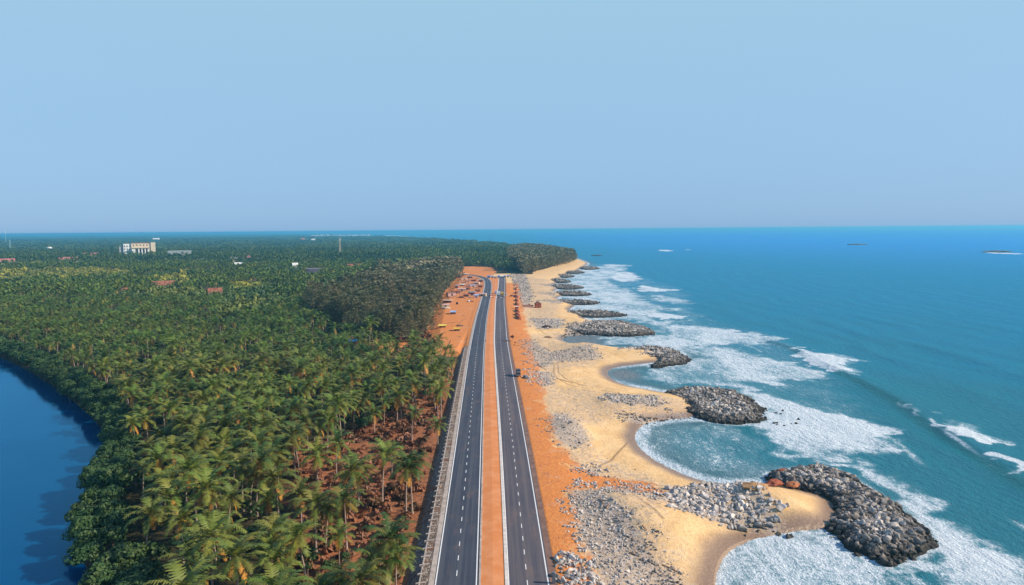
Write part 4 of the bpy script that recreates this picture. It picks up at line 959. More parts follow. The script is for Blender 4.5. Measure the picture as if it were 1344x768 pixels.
# ------------------------------------------------------------------ buildings
C_ = {k: plain(k+'_wall', v, .85, .12, .3) for k, v in dict(cream=(.66, .55, .40), white=(.75, .74, .70), pink=(.62, .38, .33), grey=(.34, .34, .36), tan=(.52, .40, .28)).items()}
m_redroof = plain('red_tiles', (.40, .15, .13), .8, .25, .4); m_rust = plain('rust_tiles', (.26, .10, .06), .9, .5, .35); m_gr = plain('grey_roof', (.22, .24, .23), .8, .15, .2)
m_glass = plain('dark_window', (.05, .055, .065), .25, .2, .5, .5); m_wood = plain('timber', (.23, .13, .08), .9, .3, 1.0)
def house(x, y, w, h, wallm, roofm, label, dep=None, roofh=None, kind='house', nw=4):
    rz = -math.atan2(x, y); dep = dep or max(6, w*.5); roofh = roofh or h*.28; z1 = h-roofh; o = empty(kind, (x, y, 0), rz, label, 'building')
    MB().box(-w/2, w/2, 0, dep, -.5, z1).build('wall', wallm, o)
    MB().gable(-w/2, w/2, 0, dep, z1, h).build('roof', roofm, o)
    for k in range(nw):
        cx = -w/2+(k+.5)*w/nw; ww_ = w/nw*.22
        wn = MB().box(cx-ww_, cx+ww_, -.12, .05, z1-3.4, z1-1.2).build('window', m_glass, o)
        MB().box(cx-ww_-.15, cx+ww_+.15, -.2, .02, z1-3.6, z1-3.42).build('sill', C_['white'], wn)
    return o
for (x, y, w, h, st) in BP:
    rz = -math.atan2(x, y)
    if st == 'civic':
        o = empty('civic_building', (x, y, 0), rz, 'big cream block with four tall dark openings rising out of the forest', 'building')
        u = w/42.0
        MB().box(-7*u, 15.5*u, 0, 30, -.5, h*.99-1.5).build('wall', C_['cream'], o)
        MB().box(15.6*u, 21*u, -3, 26, -.5, h).build('tower', C_['cream'], o)
        MB().box(-16*u, -7.1*u, 3, 30, -.5, h*.93).build('wing', C_['white'], o)
        MB().box(-21*u, -16.1*u, 8, 30, -.5, h*.78).build('wing', C_['grey'], o)
        pf = MB().box(-7.1*u, 14*u, -9, -.05, h*.66, h*.70).build('portico_slab', C_['tan'], o)
        MB().box(-7.3*u, 14.6*u, -.6, 28, h*.99-1.5, h*.99).build('parapet', m_rust, o)
        MB().box(-6.5*u, -2.6*u, -7, -.05, -.5, h*.66).build('pier_wall', C_['white'], o)
        for k in range(4):
            cx = (-1.2+k*3.7)*u; MB().box(cx, cx+1.7*u, -.2, .1, 12, h*.64).build('opening', m_glass, o)
            MB().box(cx+1.9*u, cx+3.3*u, -7, -5, -.5, h*.66).build('column', C_['white'], o)
        for k in range(5):
            cx = (-5+k*3.9)*u; MB().box(cx, cx+1.2*u, -.15, .1, h*.79, h*.88).build('window', m_glass, o)
        for r_ in range(3):
            for k in range(3):
                cx = (-15.3+k*2.9)*u; MB().box(cx, cx+1.3*u, 2.85, 3.1, h*(.40+.17*r_), h*(.49+.17*r_)).build('window', m_glass, o)
    elif st == 'dome':
        o = empty('water_tower', (x, y, 0), rz, 'small white domed water tower standing above the far trees', 'water tower')
        MB().tube([(0, 0, 0), (0, 0, h*.6)], [w*.22, w*.22], 10).build('shaft', C_['white'], o)
        MB().tube([(0, 0, h*.6), (0, 0, h*.7), (0, 0, h*.86), (0, 0, h*.95), (0, 0, h)], [w*.25, w*.5, w*.5, w*.36, w*.08], 14).build('tank', C_['white'], o)
    elif st == 'hall':
        o = house(x, y, w, h, C_['cream'], m_gr, 'wide hall with grey sheet roof and cream gable among the trees', roofh=h*.42)
    else:
        spec = {'cream': (C_['cream'], m_redroof, 'long cream house with reddish roof at the very edge of the photo'), 'red': (C_['pink'], m_redroof, 'widest red roofed house in the forest'),
            'red2': (C_['pink'], m_redroof, 'small red roofed house between the widest red roof and the cream civic block'), 'pink': (C_['white'], m_gr, 'low white house with grey lean-to beside the grey roofed hall'),
            'tan': (C_['tan'], m_gr, 'narrow tan house next to the yellowish tree clump'), 'redwhite': (C_['white'], m_redroof, 'white house with bright red roof near the lattice mast side of the forest'),
            'white': (C_['white'], C_['white'], 'flat white shed behind and above the civic block'), 'white2': (C_['white'], C_['white'], 'small white shed just before the pale forest road'),
            'white3': (C_['white'], C_['white'], 'tiny white house far off beside the lattice mast top'), 'pink2': (C_['pink'], m_redroof, 'tiny pink house far off beside the tiny white one'),
            'tile1': (C_['tan'], m_rust, 'largest rust tiled house half sunk in the palm canopy'), 'tile2': (C_['tan'], m_rust, 'smallest rust tiled house in the palm canopy'),
            'tile3': (C_['tan'], m_rust, 'middle sized rust tiled house in the palm canopy'), 'long': (C_['white'], m_rust, 'long low brown roofed building at the foot of the lattice mast'), 'white4': (C_['white'], C_['white'], 'thin white roof peeping out below the tan house')}[st]
        house(x, y, w, h, *spec, nw=5 if w > 25 else 3, roofh=h*(.32 if 'tile' in st else .25))
# distant town
for k in range(26):
    xp = 408+k*3.0+rng.uniform(-1, 1); c = at(xp, 311.0+rng.uniform(-.3, .5), 0)
    w = rng.uniform(18, 40); h = rng.uniform(22, 34)
    o = empty('town_house', (c[0], c[1], 0), 0, 'pale block of the hazy far town near the coast', 'building', 'pale blocks of the far town')
    MB().box(-w/2, w/2, 0, 15, 0, h-4).build('wall', C_['white'], o); MB().gable(-w/2, w/2, 0, 15, h-4, h).build('roof', C_['white'] if k % 3 else m_redroof, o)
# masts
def lattice(xp, yt, yb, label, mat, w=5.0, canopy=10):
    x, y, _, h = bplace(xp-1, xp+1, yt, yb, canopy); o = empty('lattice_mast', (x, y, 0), 0, label, 'mast'); n = 12
    for sx in (-1, 1):
        for sy in (-1, 1): MB().tube([(sx*w/2, sy*w/2, 0), (sx*w*.22, sy*w*.22, h)], .32, 5).build('leg', mat, o)
    b = MB()
    for i in range(n):
        z0, z1 = h*i/n, h*(i+1)/n; a0 = w/2-(w*.28)*i/n; a1 = w/2-(w*.28)*(i+1)/n
        for s in (-1, 1):
            b.tube([(-a0, s*a0, z0), (a1, s*a1, z1)], .17, 4); b.tube([(a0, s*a0, z0), (-a1, s*a1, z1)], .17, 4); b.tube([(s*a0, -a0, z0), (s*a1, a1, z1)], .17, 4); b.tube([(-a1, s*a1, z1), (a1, s*a1, z1)], .17, 4)
    br = b.build('bracing', mat, o); br['kind'] = 'stuff'
    MB().tube([(0, 0, h*.97), (0, 0, h*1.04)], .25, 6).build('antenna', mat, o)
    for s in (-1, 1): MB().tube([(s*w*.3, 0, h*.93), (s*w*.3+s*1.0, 0, h*.93)], 1.1, 10).build('dish', C_['white'], o)
m_mast = plain('mast_paint', (.60, .50, .38), .7, .2, .2); m_mast2 = plain('mast_teal', (.35, .55, .55), .7, .2, .2)
lattice(446.5, 312.5, 335, 'tall buff lattice mast standing out of the forest', m_mast)
lattice(13.5, 315, 327, 'short pale lattice mast at the far side of the forest plain', m_mast2, 4)
lattice(8, 301, 320, 'very distant mast whose tip pokes over the horizon', m_mast2, 3)

# ------------------------------------------------------------------ site objects
m_yel = plain('yellow_paint', (.70, .42, .04), .55, .15, 1); m_whi = plain('white_paint', (.78, .78, .76), .5, .08, 1); m_blk = plain('black_rubber', (.02, .02, .022), .8, .2, 2)
m_blue = plain('blue_tarp', (.035, .20, .55), .5, .2, .8); m_lb = plain('pale_blue_tarp', (.30, .42, .62), .55, .2, .6); m_yt = plain('yellow_tarp', (.78, .60, .10), .6, .1, .6)
m_steel = plain('steel', (.16, .17, .19), .5, .2, 2); m_br = plain('laterite_brick', (.36, .10, .05), .9, .3, 1.2); m_glass2 = plain('windscreen', (.03, .04, .05), .15, .1, 1, .5); m_red = plain('red_paint', (.50, .06, .04), .6, .15, 1)
def P3(x, y, z=5.0): 
    p = at(x, y, z); 
    for _ in range(3):
        g = float(ground_h(np.array([p[0]]), np.array([p[1]]))[0]); p = at(x, y, g)
    return p
def wheel(o, x, y, r=.5, w=.3):
    wo = MB().tube([(x-w/2, y, r), (x+w/2, y, r)], r, 14).build('wheel', m_blk, o); MB().tube([(x-w/2-.02, y, r), (x+w/2+.02, y, r)], r*.45, 8).build('rim', m_steel, wo)
def lorry(p, rz, label, cabm, bodym, L=7, w=2.4, h=3.0, group=None):
    o = empty('lorry', p, rz, label, 'lorry', group)
    MB().box(-w/2*.8, w/2*.8, -L/2, L/2, .55, .85).build('chassis', m_steel, o, bevel=.03)
    c = MB().box(-w/2, w/2, L/2-1.9, L/2, .85, 1.5).taper(-w/2, w/2, L/2-1.9, L/2, 1.5, 2.6, .12, .18).build('cab', cabm, o, bevel=.08)
    MB().box(-w/2+.2, w/2-.2, L/2-.12, L/2+.03, 1.55, 2.3).build('windscreen', m_glass2, c)
    MB().box(-w/2, w/2, -L/2, L/2-2.1, .86, h).build('cargo_box', bodym, o, bevel=.06)
    for s in (-1, 1):
        for yy in (L/2-1.0, -L/2+2.2, -L/2+1.0): wheel(o, s*(w/2-.15), yy, .48, .3)
        MB().box(s*w*.36-.15, s*w*.36+.15, L/2-.02, L/2+.06, .95, 1.15).build('headlight', m_whi, o)
    return o
def car(p, rz, label, mat, cat='car', L=4.2, w=1.7, h=1.5):
    o = empty('parked_car', p, rz, label, cat)
    b = MB().taper(-w/2, w/2, -L/2, L/2, .35, .9, .05, .08).taper(-w/2+.08, w/2-.08, -L/2+.5, L/2-1.0, .9, h, .15, .5).build('body', mat, o, bevel=.07)
    MB().taper(-w/2+.05, w/2-.05, -L/2+.62, L/2-1.12, .98, h-.1, .13, .36).build('window', m_glass2, b)
    for s in (-1, 1):
        for yy in (-L/2+.8, L/2-.8): wheel(o, s*(w/2-.1), yy, .32, .2)
    return o
lorry((cr(346.0)+13.6, 346, 5), math.pi, 'dark grey lorry parked on the sea side shoulder of the highway', m_steel, plain('dark_tarp', (.05, .06, .08), .7, .2, 1), 6, 2.3, 3.2)
car((cr(341.0)+17.2, 341, 4.8), .2, 'small dark car on the orange verge beside the grey lorry', m_steel)
lorry((cr(780.0)+5.0, 782, 5), 0, 'white lorry standing behind the road works barrier', m_whi, m_whi, 8, 2.6, 4.2)
lorry((cr(780.0)+1.2, 800, 5), 0, 'grey lorry parked beyond the white lorry at the road works', m_steel, m_lb, 7, 2.5, 3.4)
car((cl(760.0)-3.5, 760, 5), 0, 'silver car passing the road works barrier on the far carriageway', m_whi)
car(P3(615, 396), .5, 'white car parked on the red building site near the road', m_whi)
def person(p, label, shirt, trous, rz=0):
    me = bpy.data.meshes.new('person')
    V = [(0, 0, .95), (0, 0, 1.2), (0, 0, 1.42), (0, 0, 1.53), (0, .01, 1.66), (-.1, 0, .92), (-.12, .06, .5), (-.13, -.02, .08), (-.13, .1, .04), (.1, 0, .92), (.12, -.04, .5), (.13, -.1, .08), (.13, .02, .04),
         (-.2, 0, 1.4), (-.27, .02, 1.12), (-.26, .12, .88), (.2, 0, 1.4), (.28, -.02, 1.12), (.26, .08, .88)]
    E = [(0, 1), (1, 2), (2, 3), (3, 4), (0, 5), (5, 6), (6, 7), (7, 8), (0, 9), (9, 10), (10, 11), (11, 12), (2, 13), (13, 14), (14, 15), (2, 16), (16, 17), (17, 18)]
    me.from_pydata(V, E, []); me.materials.append(trous); o = link('person', me, None, p, rz); tag(o, label, 'person'); o.modifiers.new('skin', 'SKIN').use_smooth_shade = True
    rs = [.15, .15, .13, .06, .11, .1, .075, .05, .04, .1, .075, .05, .04, .07, .05, .035, .07, .05, .035]
    for i, r_ in enumerate(rs): me.skin_vertices[0].data[i].radius = (r_, r_); me.skin_vertices[0].data[i].use_root = (i == 0)
    o.modifiers.new('sub', 'SUBSURF').levels = 1
    MB().tube([(0, 0, 1.0), (0, 0, 1.2), (0, 0, 1.42), (0, 0, 1.5)], [.19, .2, .2, .1], 10).build('shirt', shirt, o)
    MB().tube([(0, -.02, 1.66), (0, -.02, 1.75), (0, -.02, 1.80)], [.125, .11, .04], 10).build('hair', m_blk, o)
skin = plain('dark_clothes', (.10, .07, .06), .8, .2, 3)
person(P3(637, 449), 'person in dark shirt and trousers on the soil median', m_steel, skin)
person(P3(639, 391), 'person in white shirt beside the road works barrier', m_whi, skin)
person(P3(668, 391), 'person in red shirt at the sea end of the road works barrier', m_red, skin)
person(P3(737, 445.5), 'person in dark clothes at the edge of the beach pool', m_steel, skin)
def bike(p, rz, label, cl_):
    o = empty('motorcycle', p, rz, label, 'motorcycle')
    for yy in (-.62, .62): wheel(o, 0, yy, .31, .12)
    MB().tube([(0, -.62, .31), (0, -.2, .55), (0, .35, .6), (0, .55, .9), (0, .62, .31)], [.05, .14, .12, .05, .04], 8).build('frame', m_steel, o)
    MB().box(-.13, .13, -.62, .05, .7, .8).build('seat', m_blk, o, bevel=.03); MB().tube([(-.35, .45, 1.02), (.35, .45, 1.02)], .025, 6).build('handlebar', m_steel, o)
bike((cl(398.0)-12.2, 398, 5.03), 0, 'dark motorcycle on the road edge beside the last palms', m_steel)
bike((cl(440.0)-7.0, 520, 5.03), 0, 'dark motorcycle riding alone past the red building site', m_steel)
# road works barrier
for k, (x0, x1) in enumerate(((-2.3, .2), (.6, 3.2), (3.6, 6.2), (6.6, 9.2), (9.6, 12.2))):
    o = empty('road_barrier', (float(cr(745.0)), 745+k*.4, 5), 0, f'{("first", "second", "third", "fourth", "fifth")[k]} striped barrier across the carriageway, counted from the median', 'barrier', 'road works barriers')
    MB().box(x0, x1, -.06, .06, .65, 1.15).build('board', m_whi if k % 2 else m_red, o)
    for s in (x0+.2, x1-.3): MB().box(s, s+.1, -.3, .3, 0, .65).build('leg', m_steel, o)
# yellow roller
p = (cr(770.0)+9.2, 768, 5); o = empty('road_roller', p, 0, 'yellow road roller working at the closed end of the carriageway', 'road roller')
MB().tube([(-1.1, -1.6, .75), (1.1, -1.6, .75)], .75, 18).build('drum', m_steel, o); MB().box(-1, 1, -.6, 2.2, .9, 1.9).box(-1.15, 1.15, -2.4, -.7, 1.35, 1.6).build('body', m_yel, o, bevel=.08)
MB().box(-.9, .9, -.5, .9, 1.92, 3.2).build('cab', m_glass2, o, bevel=.05); MB().box(-1.1, 1.1, -.7, 1.1, 3.22, 3.4).build('cab_roof', m_yel, o)
for s in (-1, 1): wheel(o, s*1.05, 1.6, .75, .4)
# tipper beside
lorry((cr(790.0)+8.5, 790, 5), 0, 'yellow tipper lorry right behind the road roller', m_yel, m_yel, 7, 2.5, 3.0)
# shelters with tarps
def shelter(p, label, mat, w, d, h, rz=0, cat='shelter', group=None, name='tarpaulin_shelter', sag=.3, walls=None):
    o = empty(name, p, rz, label, cat, group); n = 7; V = []; Fq_ = []
    for i in range(n):
        for j in range(n):
            u, v = i/(n-1), j/(n-1); z = h*(1-.35*abs(2*v-1))-sag*math.sin(math.pi*u)*.5+random.uniform(-.06, .06); V.append((w*(u-.5)*1.1, d*(v-.5)*1.15, z))
    for i in range(n-1):
        for j in range(n-1): Fq_.append((i*n+j, (i+1)*n+j, (i+1)*n+j+1, i*n+j+1))
    so = MB().add(V, Fq_).build('tarpaulin', mat, o); so.modifiers.new('thick', 'SOLIDIFY').thickness = .05
    for sx in (-1, 1):
        for sy in (-1, 1): MB().tube([(sx*w*.45, sy*d*.45, -.2), (sx*w*.45, sy*d*.45, h*.68)], .07, 6).build('post', m_wood, o)
    if walls: MB().box(-w*.42, w*.42, -d*.4, d*.4, -.2, h*.6).build('stored_goods', walls, o)
    return o
shelter(P3(595, 412), 'pale blue tarpaulin tent in the middle of the red building site', m_lb, 5, 7, 3.2, walls=m_wood)
shelter(P3(581, 429.5), 'bright yellow tarpaulin shelter on the red building site', m_yt, 5.5, 5, 2.4, walls=m_wood)
shelter(P3(600, 434), 'dull yellow sheet over a brown timber frame, beside the bright yellow shelter', m_yel, 4.5, 5, 2.6, walls=m_wood)
shelter(at(447, 450.5, 9), 'larger blue tarpaulin roof among the palm tops', m_blue, 6, 6, 3.0, walls=m_wood).location.z = 8.0
shelter(at(464, 449.5, 9), 'smaller blue tarpaulin roof among the palm tops', m_blue, 5, 5, 3.0, walls=m_wood).location.z = 8.0
for nm, (a, b_) in (('white roofed hut in the scrub beside the smaller blue roof', (476, 441)), ('pale low shed just behind the white roofed hut', (481, 444.5)), ('pale sheet roof at the edge of the small red clearing', (532, 443.5))):
    p = P3(a, b_+3); o = empty('hut', p, 0, nm, 'hut'); MB().box(-1.8, 1.8, -1.8, 1.8, -.2, 2.3).build('wall', m_br, o); MB().gable(-1.8, 1.8, -1.8, 1.8, 2.3, 3.3, .3).build('roof', m_whi, o)
# black water tank, shacks, clutter
p = P3(600, 399.5); o = empty('water_tank', p, 0, 'black cylindrical water tank on the red building site', 'water tank'); MB().tube([(0, 0, 0), (0, 0, 1.8), (0, 0, 2.2), (0, 0, 2.35)], [1.1, 1.1, .6, .3], 16).build('tank_body', m_blk, o); MB().tube([(0, 0, 2.35), (0, 0, 2.5)], .35, 10).build('lid', m_blk, o)
mats_s = [m_rust, m_wood, C_['tan'], m_br, C_['pink'], m_gr, m_lb, C_['white']]; nms = ['rust red', 'brown timber', 'tan', 'brick red', 'pinkish', 'grey', 'pale blue', 'off-white']
spots = [(592, 388), (598, 385), (606, 382), (613, 380), (620, 376), (626, 373), (631, 377), (627, 383), (620, 387), (613, 389), (606, 391), (631, 370), (622, 369), (614, 371), (607, 375), (600, 378), (617, 365), (609, 367), (604, 364),
         (588, 397), (584, 403), (611, 361), (633, 389), (625, 391)]
wheres = ['nearest the casuarina wood', 'beside the casuarina wood', 'in the back row of the site', 'in the middle row of the site', 'by the road bend']
for k, (a, b_) in enumerate(spots):
    p = P3(a, b_); w = rng.uniform(4, 11); d = rng.uniform(4, 9); h = rng.uniform(2.2, 4.2); j = int(rng.integers(0, 8)); wh = 'by the road bend' if a > 618 else 'along the casuarina wood' if a < 604 else 'in the crowded middle of the site'
    o = empty('shack', p, float(rng.uniform(-.4, .4)), f'{("small" if w < 6 else "wide")} shack with {nms[j]} roof {wh}, {("near" if b_ > 386 else "mid" if b_ > 374 else "far")} row', 'shack', f'shacks {j} {wh} {b_>386} {b_>374} {w<6}')
    MB().box(-w/2, w/2, -d/2, d/2, -.2, h*.75).build('wall', mats_s[(j+3) % 5], o); MB().gable(-w/2, w/2, -d/2, d/2, h*.75, h, .3).build('roof', mats_s[j], o)
    MB().box(-w*.1, w*.1, -d/2-.06, -d/2+.02, -.2, h*.6).build('door', m_glass, o)
# rows of blue at the end of the carriageway
for k in range(7):
    p = P3(642+k*4.1+rng.uniform(-.6, .6), 365.3-abs(k-2)*.45+rng.uniform(-.5, .6)); 
    shelter(p, f'{ORD[k]} covered stall in the row closing the carriageway, counted from the bend', [m_blue, m_lb, m_steel, m_blue, m_whi, m_blue, m_lb][k], rng.uniform(3.2, 5), 5, rng.uniform(2.8, 4.6), cat='stall', group='blue stalls at the road end', name='market_stall', walls=m_steel)
def heap(p, r, h, mat, name, label, cat, sx=1.0):
    V = []; n, k = 14, 5
    for j in range(k):
        for i in range(n):
            a = 2*math.pi*i/n; q = r*math.cos(j/(k-.5)*math.pi/2)*(1+random.uniform(-.28, .28)); V.append((math.cos(a)*q*sx, math.sin(a)*q, h*math.sin(j/(k-.5)*math.pi/2)*random.uniform(.9, 1.1)-.2))
    V.append((0, 0, h)); Fh = [(j*n+i, j*n+(i+1) % n, (j+1)*n+(i+1) % n, (j+1)*n+i) for j in range(k-1) for i in range(n)]+[((k-1)*n+i, (k-1)*n+(i+1) % n, k*n) for i in range(n)]
    return tag(MB().add(V, Fh).build(name, mat, None, p), label, cat)
p = (cr(775.0)+12.5, 776, 5); o = empty('site_office', p, 0, 'small white site cabin beside the road roller', 'cabin'); MB().box(-1.8, 1.8, -1.5, 1.5, 0, 2.6).build('wall', m_whi, o, bevel=.04); MB().box(-2, 2, -1.7, 1.7, 2.6, 2.8).build('roof', C_['pink'], o); MB().box(-.4, .4, -1.55, -1.47, 0, 2).build('door', m_glass, o)
for a, b_, r, h, mt, lab in ((644.5, 389, 2.0, 1.8, m_br, 'red soil heap on the median beside the road works'), (673, 389, 2.4, 2.0, m_rust, 'rust coloured soil heap at the verge beside the road works'), (604, 428, 2.2, 1.4, m_wood, 'brown heap behind the dull yellow sheet'), (586, 405, 3.0, 1.8, C_['tan'], 'tan sand heap at the edge of the casuarina wood'), (619, 396, 2.2, 1.5, m_rust, 'rusty soil heap by the white car')):
    heap(P3(a, b_), r, h, mt, 'earth_heap', lab, 'earth heap', 1.4)
# red hut on the beach
p = P3(706, 404); o = empty('beach_hut', p, .1, 'rust red gabled hut alone on the sand between road and surf', 'hut')
MB().box(-3, 3, -2.5, 2.5, -.3, 4).build('wall', m_br, o); MB().add([(-3.3, -2.9, 4), (3.3, -2.9, 4), (3.3, 2.9, 4), (-3.3, 2.9, 4), (0, -2.9, 6.6), (0, 2.9, 6.6)], [(3, 2, 1, 0), (0, 1, 4), (2, 3, 5), (1, 2, 5, 4), (3, 0, 4, 5)]).build('roof', m_rust, o)
MB().box(-.6, .6, -2.56, -2.45, -.3, 2.0).build('door', m_glass, o)
p = P3(693, 403.5); o = empty('low_shed', p, .1, 'low pink walled shed joined to the sand beside the rust red hut', 'shed'); MB().box(-5, 5, -1.6, 1.6, -.2, 1.5).build('wall', C_['pink'], o); MB().gable(-5, 5, -1.6, 1.6, 1.5, 2.4).build('roof', m_rust, o)
# brick stacks along the orange strip
for k, (a, b_) in enumerate([(677, 375), (677.3, 380), (677.6, 385), (678, 390), (678.3, 395), (678.5, 400), (678.8, 409), (679.4, 414), (680.0, 418)]):
    p = P3(a, b_); o = MB().taper(-1.1, 1.1, -9, 9, -.3, 2.2, .5, 1.2).build('brick_stack', m_br, None, p, .02*k)
    tag(o, f'{ORD[k]} heap of red bricks along the orange verge, counted from its far end', 'brick heap', 'red brick heaps by the verge')
p = P3(678.3, 405.5); o = empty('kiosk', p, 0, 'small white roofed kiosk between the red brick heaps', 'kiosk'); MB().box(-1.6, 1.6, -1.4, 1.4, -.2, 2.2).build('wall', m_br, o); MB().box(-2, 2, -1.8, 1.8, 2.2, 2.5).build('roof', m_whi, o)
# reddish sapling by the verge and its like
for (a, b_, s, lab) in ((672.5, 447, .42, 'small reddish leafless tree on the verge by the highway'), (676, 452, .2, 'low reddish bush on the verge just before the reddish tree')):
    T, C = broad(int(a), 1, 8, 4.2); A_, B_ = T.pack(), C.pack(); o = empty('small_tree', P3(a, b_), 0, lab, 'tree'); o.scale = (s*.8, s*.8, s)
    link('trunk', mesh_np('trunk', A_['V'], A_['F'], [m_bark2], attrs=A_['attrs']), o); link('crown', mesh_np('crown', B_['V'][::1], B_['F'], [m_rust], attrs=B_['attrs']), o)
# dark heaps on the beach
heap(P3(717, 430), 2.4, 2.0, plain('tar', (.05, .03, .025), .8, .3, 1), 'soil_heap', 'dark brown heap beside the grey gravel patch', 'heap', 1.6)
heap(P3(719, 443), 2.0, 1.2, m_wood, 'timber_heap', 'low heap of brown driftwood on the sand near the beach pool', 'heap', 1.5)
for a, b_, r, h, mt, lab in ((1016, 636, 2.2, 2.4, m_br, 'rust red earth heap at the foot of the big groyne'), (1040, 640, 1.8, 2.2, plain('orange_earth', (.42, .16, .07), .9, .2, 1), 'orange earth heap beside the rust red one on the big groyne'), (992, 638, 3.2, 1.8, plain('ochre_earth', (.46, .25, .11), .9, .2, 1), 'broad ochre earth mound on the big groyne neck'),
                             (1026, 630, 1.6, 2.2, m_br, 'small dark red earth heap highest on the big groyne neck'), (800, 427, 3.5, 4.5, m_red, 'bright red heap on the brown and grey groyne beside the pool')):
    q = P3(a, b_); q[2] = max(q[2], 2.0); heap(q, r*.8, h*.6, mt, 'earth_heap', lab, 'earth heap', 1.5)
# concrete post at the frame bottom and poles
p = P3(727, 766); tag(MB().taper(-.35, .35, -.35, .35, -.5, 2.6, .05, .05).build('concrete_post', m_steel, None, p, 0, bevel=.04), 'dark square post at the road shoulder next to the stone heap', 'post')
# drift logs and poles; last entry models the reddish tree's cast shadow
lg = [((730, 497), (752, 503)), ((705, 479), (717, 486)), ((751, 461), (757, 465)), ((771, 458), (777, 464)), ((706, 461), (710, 463)), ((674, 453), (678, 454)), ((857, 641), (864, 645)), ((873, 641), (879, 644)), ((862, 649), (871, 653)), ((777, 659), (783, 664)), ((796, 668), (800, 662)),
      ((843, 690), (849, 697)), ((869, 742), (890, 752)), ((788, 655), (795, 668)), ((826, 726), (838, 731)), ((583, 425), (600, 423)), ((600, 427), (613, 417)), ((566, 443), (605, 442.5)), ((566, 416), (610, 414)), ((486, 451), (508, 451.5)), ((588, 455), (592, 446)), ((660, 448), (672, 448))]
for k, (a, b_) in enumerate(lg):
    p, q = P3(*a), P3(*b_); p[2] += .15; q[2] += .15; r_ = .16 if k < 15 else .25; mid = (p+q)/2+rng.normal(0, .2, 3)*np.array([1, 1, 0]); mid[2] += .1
    wh = 'on the beach sand' if k < 15 else 'on the red building site' if k not in (19, 21) else ('in the scrub' if k == 19 else 'as shadow of the reddish tree')
    tag(MB().tube([p, mid, q], [r_, r_*.85, r_*.6], 6).build('driftwood_log' if k < 15 else 'timber_pole_or_shadow', m_wood if k != 19 else C_['tan']), f'{"dark drift log" if k < 15 else "long timber pole"} lying {wh}, {ORD[k if k < 15 else k-15]} going away from the camera', 'log', 'logs '+wh)
# pale forest road and far pipe line
a, b_ = at(382, 352.5, 12), at(440, 352.5, 12); tag(MB().add([(a[0], a[1], 12.0), (b_[0], b_[1], 12.0), (b_[0], b_[1]+9, 12.2), (a[0], a[1]+9, 12.2), (a[0], a[1], 2), (b_[0], b_[1], 2)], [(0, 1, 2, 3), (0, 4, 5, 1)]).build('boundary_wall', C_['grey']), 'long pale boundary wall showing between the trees', 'wall')
# sea rocks
for (a, b_, w, lab) in ((1124, 321.5, 60, 'low dark island far out on the sea'), (1308, 331, 60, 'flat reef with white surf far out on the sea'), (783, 335.7, 22, 'tiny dark rock in the sea off the headland')):
    p = at(a, b_, 0); heap((p[0], p[1], 0), w*.35, w*.07+1.2, m_core, 'sea_rock', lab, 'island', 2.2)
# debris
n = 900; V = []; 
Q = W([(585, 392), (632, 392), (636, 366), (606, 362)], 5); xs = rng.uniform(Q[:, 0].min(), Q[:, 0].max(), n*3); ys = rng.uniform(Q[:, 1].min(), Q[:, 1].max(), n*3); k = sdf(xs, ys, Q, 20) > 0; xs, ys = xs[k][:n], ys[k][:n]
dv = [dict(V=lows[0][0]*np.array([1.4, 1, .5]), F=lows[0][1], M=np.zeros(len(lows[0][1]), int), attrs={})]
V, Fx, Mx, At = stamp(dv, np.stack([xs, ys, 4.8+xs*0], 1), rotm(len(xs)), rng.uniform(.4, 1.5, len(xs)), {'tint': rng.random(len(xs))})
t = NT('debris_material'); c = t.mix(t.attr('tint'), (.20, .07, .045), (.50, .34, .26)); m_deb = t.fin(t.bsdf(c, .9, .1))
tag(link('debris', mesh_np('debris', V, Fx, [m_deb], attrs=At)), 'rusty clutter and rubble strewn between the shacks', 'debris', kind='stuff')
# scrub in front of the brown wood
x, y = pts_in(None, 4.5, (-200, 380), (-40, 520)); k = (sdm(x, y, SOIL[1:], 10) > -4) & (sdm(x, y, ORANGE[2:3], 10) < 0) & (rng.random(len(x)) < .8); x, y = x[k], y[k]
A = stamp([two(*broad(s+170, 2, 3.4, 2.2)) for s in range(3)], np.stack([x, y, ground_h(x, y)], 1), rotm(len(x), False), rng.uniform(.5, 1.0, len(x)), {'tint': rng.random(len(x))}); A[3]['dry'] = np.clip(A[3]['tint']*1.1, 0, 1)
m_scr = leaf_mat('scrub_leaf', False, (.10, .07, .03), (.17, .09, .045), (.30, .13, .07), (.16, .07, .04))
tag(link('dry_scrub', mesh_np('dry_scrub', A[0], A[1], [m_scr, m_bark2], A[2], A[3])), 'dry reddish scrub in front of the casuarina wood', 'scrub', kind='stuff')
# undergrowth litter in the clearing
x, y = pts_in(None, 3.4, (-90, 140), (-15, 420)); k = (sdm(x, y, SOIL[:1], 10) > 0) & (rng.random(len(x)) < .75) & (x-cl(y) < -22); x, y = x[k], y[k]
A = stamp([two(*broad(s+190, 2, 1.6, 1.5)) for s in range(3)], np.stack([x, y, ground_h(x, y)-.2], 1), rotm(len(x), False), rng.uniform(.4, 1.0, len(x)), {'tint': rng.random(len(x))}); A[3]['dry'] = np.clip(A[3]['tint']*1.3, 0, 1)
tag(link('ground_scrub', mesh_np('ground_scrub', A[0], A[1], [m_scr, m_bark2], A[2], A[3])), 'brown scrub and fallen fronds on the red soil under the palms', 'scrub', kind='stuff')

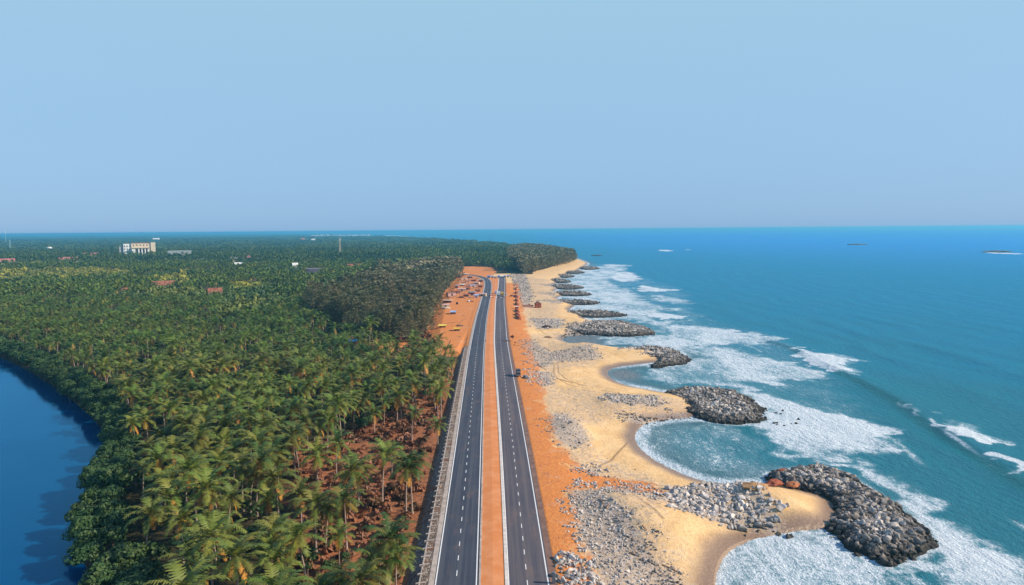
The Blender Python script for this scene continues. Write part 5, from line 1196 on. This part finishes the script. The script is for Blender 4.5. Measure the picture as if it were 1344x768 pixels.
# ------------------------------------------------------------------ light, sky, air
SUN_EL, SUN_AZ = R(31), R(98)      # azimuth measured from +Y (view) towards +X (sea)
sd = bpy.data.lights.new('sun', 'SUN'); sd.energy = 4.9; sd.angle = R(.53); sd.color = (1.0, .87, .70)
so = bpy.data.objects.new('sun', sd); COL.objects.link(so)
dv = Vector((math.sin(SUN_AZ)*math.cos(SUN_EL), math.cos(SUN_AZ)*math.cos(SUN_EL), math.sin(SUN_EL)))
so.rotation_euler = dv.to_track_quat('Z', 'Y').to_euler()
w = bpy.data.worlds.new('World'); SC.world = w; w.use_nodes = True; nt = w.node_tree; nt.nodes.clear()
sky = nt.nodes.new('ShaderNodeTexSky'); sky.sky_type = 'NISHITA'; sky.sun_disc = False; sky.sun_elevation = SUN_EL; sky.sun_rotation = SUN_AZ
sky.altitude = 0; sky.air_density = 1.0; sky.dust_density = .6; sky.ozone_density = 3.0
bg = nt.nodes.new('ShaderNodeBackground'); bg.inputs['Strength'].default_value = .11; wo = nt.nodes.new('ShaderNodeOutputWorld')
tc = nt.nodes.new('ShaderNodeTexCoord'); sx = nt.nodes.new('ShaderNodeSeparateXYZ'); nt.links.new(tc.outputs['Generated'], sx.inputs[0])
cr_ = nt.nodes.new('ShaderNodeValToRGB'); nt.links.new(sx.outputs[2], cr_.inputs[0]); el = cr_.color_ramp.elements
lin = lambda c: tuple((v/255/12.92 if v/255 <= .04045 else ((v/255+.055)/1.055)**2.4) for v in c)+(1,)
el[0].position = 0; el[0].color = lin((134, 180, 225)); el[1].position = 1; el[1].color = lin((70, 120, 190))
for p_, c_ in ((.10, (150, 192, 230)), (.22, (160, 201, 232)), (.33, (165, 208, 232)), (.6, (110, 160, 215))):
    e_ = el.new(p_); e_.color = lin(c_)
sc_n = nt.nodes.new('ShaderNodeVectorMath'); sc_n.operation = 'SCALE'; sc_n.inputs[3].default_value = .79/.11; nt.links.new(cr_.outputs[0], sc_n.inputs[0])
mx = nt.nodes.new('ShaderNodeMix'); mx.data_type = 'RGBA'; mx.inputs[0].default_value = .86; nt.links.new(sky.outputs[0], mx.inputs[6]); nt.links.new(sc_n.outputs[0], mx.inputs[7])
nt.links.new(mx.outputs[2], bg.inputs['Color']); nt.links.new(bg.outputs[0], wo.inputs['Surface'])
hz = MB().box(-100000, 100000, -3000, 95000, -7, 84)
t = NT('haze_material'); pv = t.nd('ShaderNodeVolumePrincipled', {'Color': (.18, .68, 1.0), 'Density': 9.5e-5, 'Anisotropy': .2}); t.t.links.new(pv.outputs[0], t.out.inputs['Volume'])
o = hz.build('haze', t.m); tag(o, 'thin bluish sea haze hanging over the whole coast', 'haze', kind='stuff')
SC.view_settings.view_transform = 'Standard'; SC.view_settings.look = 'None'; SC.view_settings.exposure = .35; SC.view_settings.gamma = 1
SC.render.engine = 'CYCLES'; SC.cycles.use_denoising = True; SC.cycles.volume_bounces = 0; SC.cycles.max_bounces = 6; SC.cycles.diffuse_bounces = 3; SC.cycles.transparent_max_bounces = 4
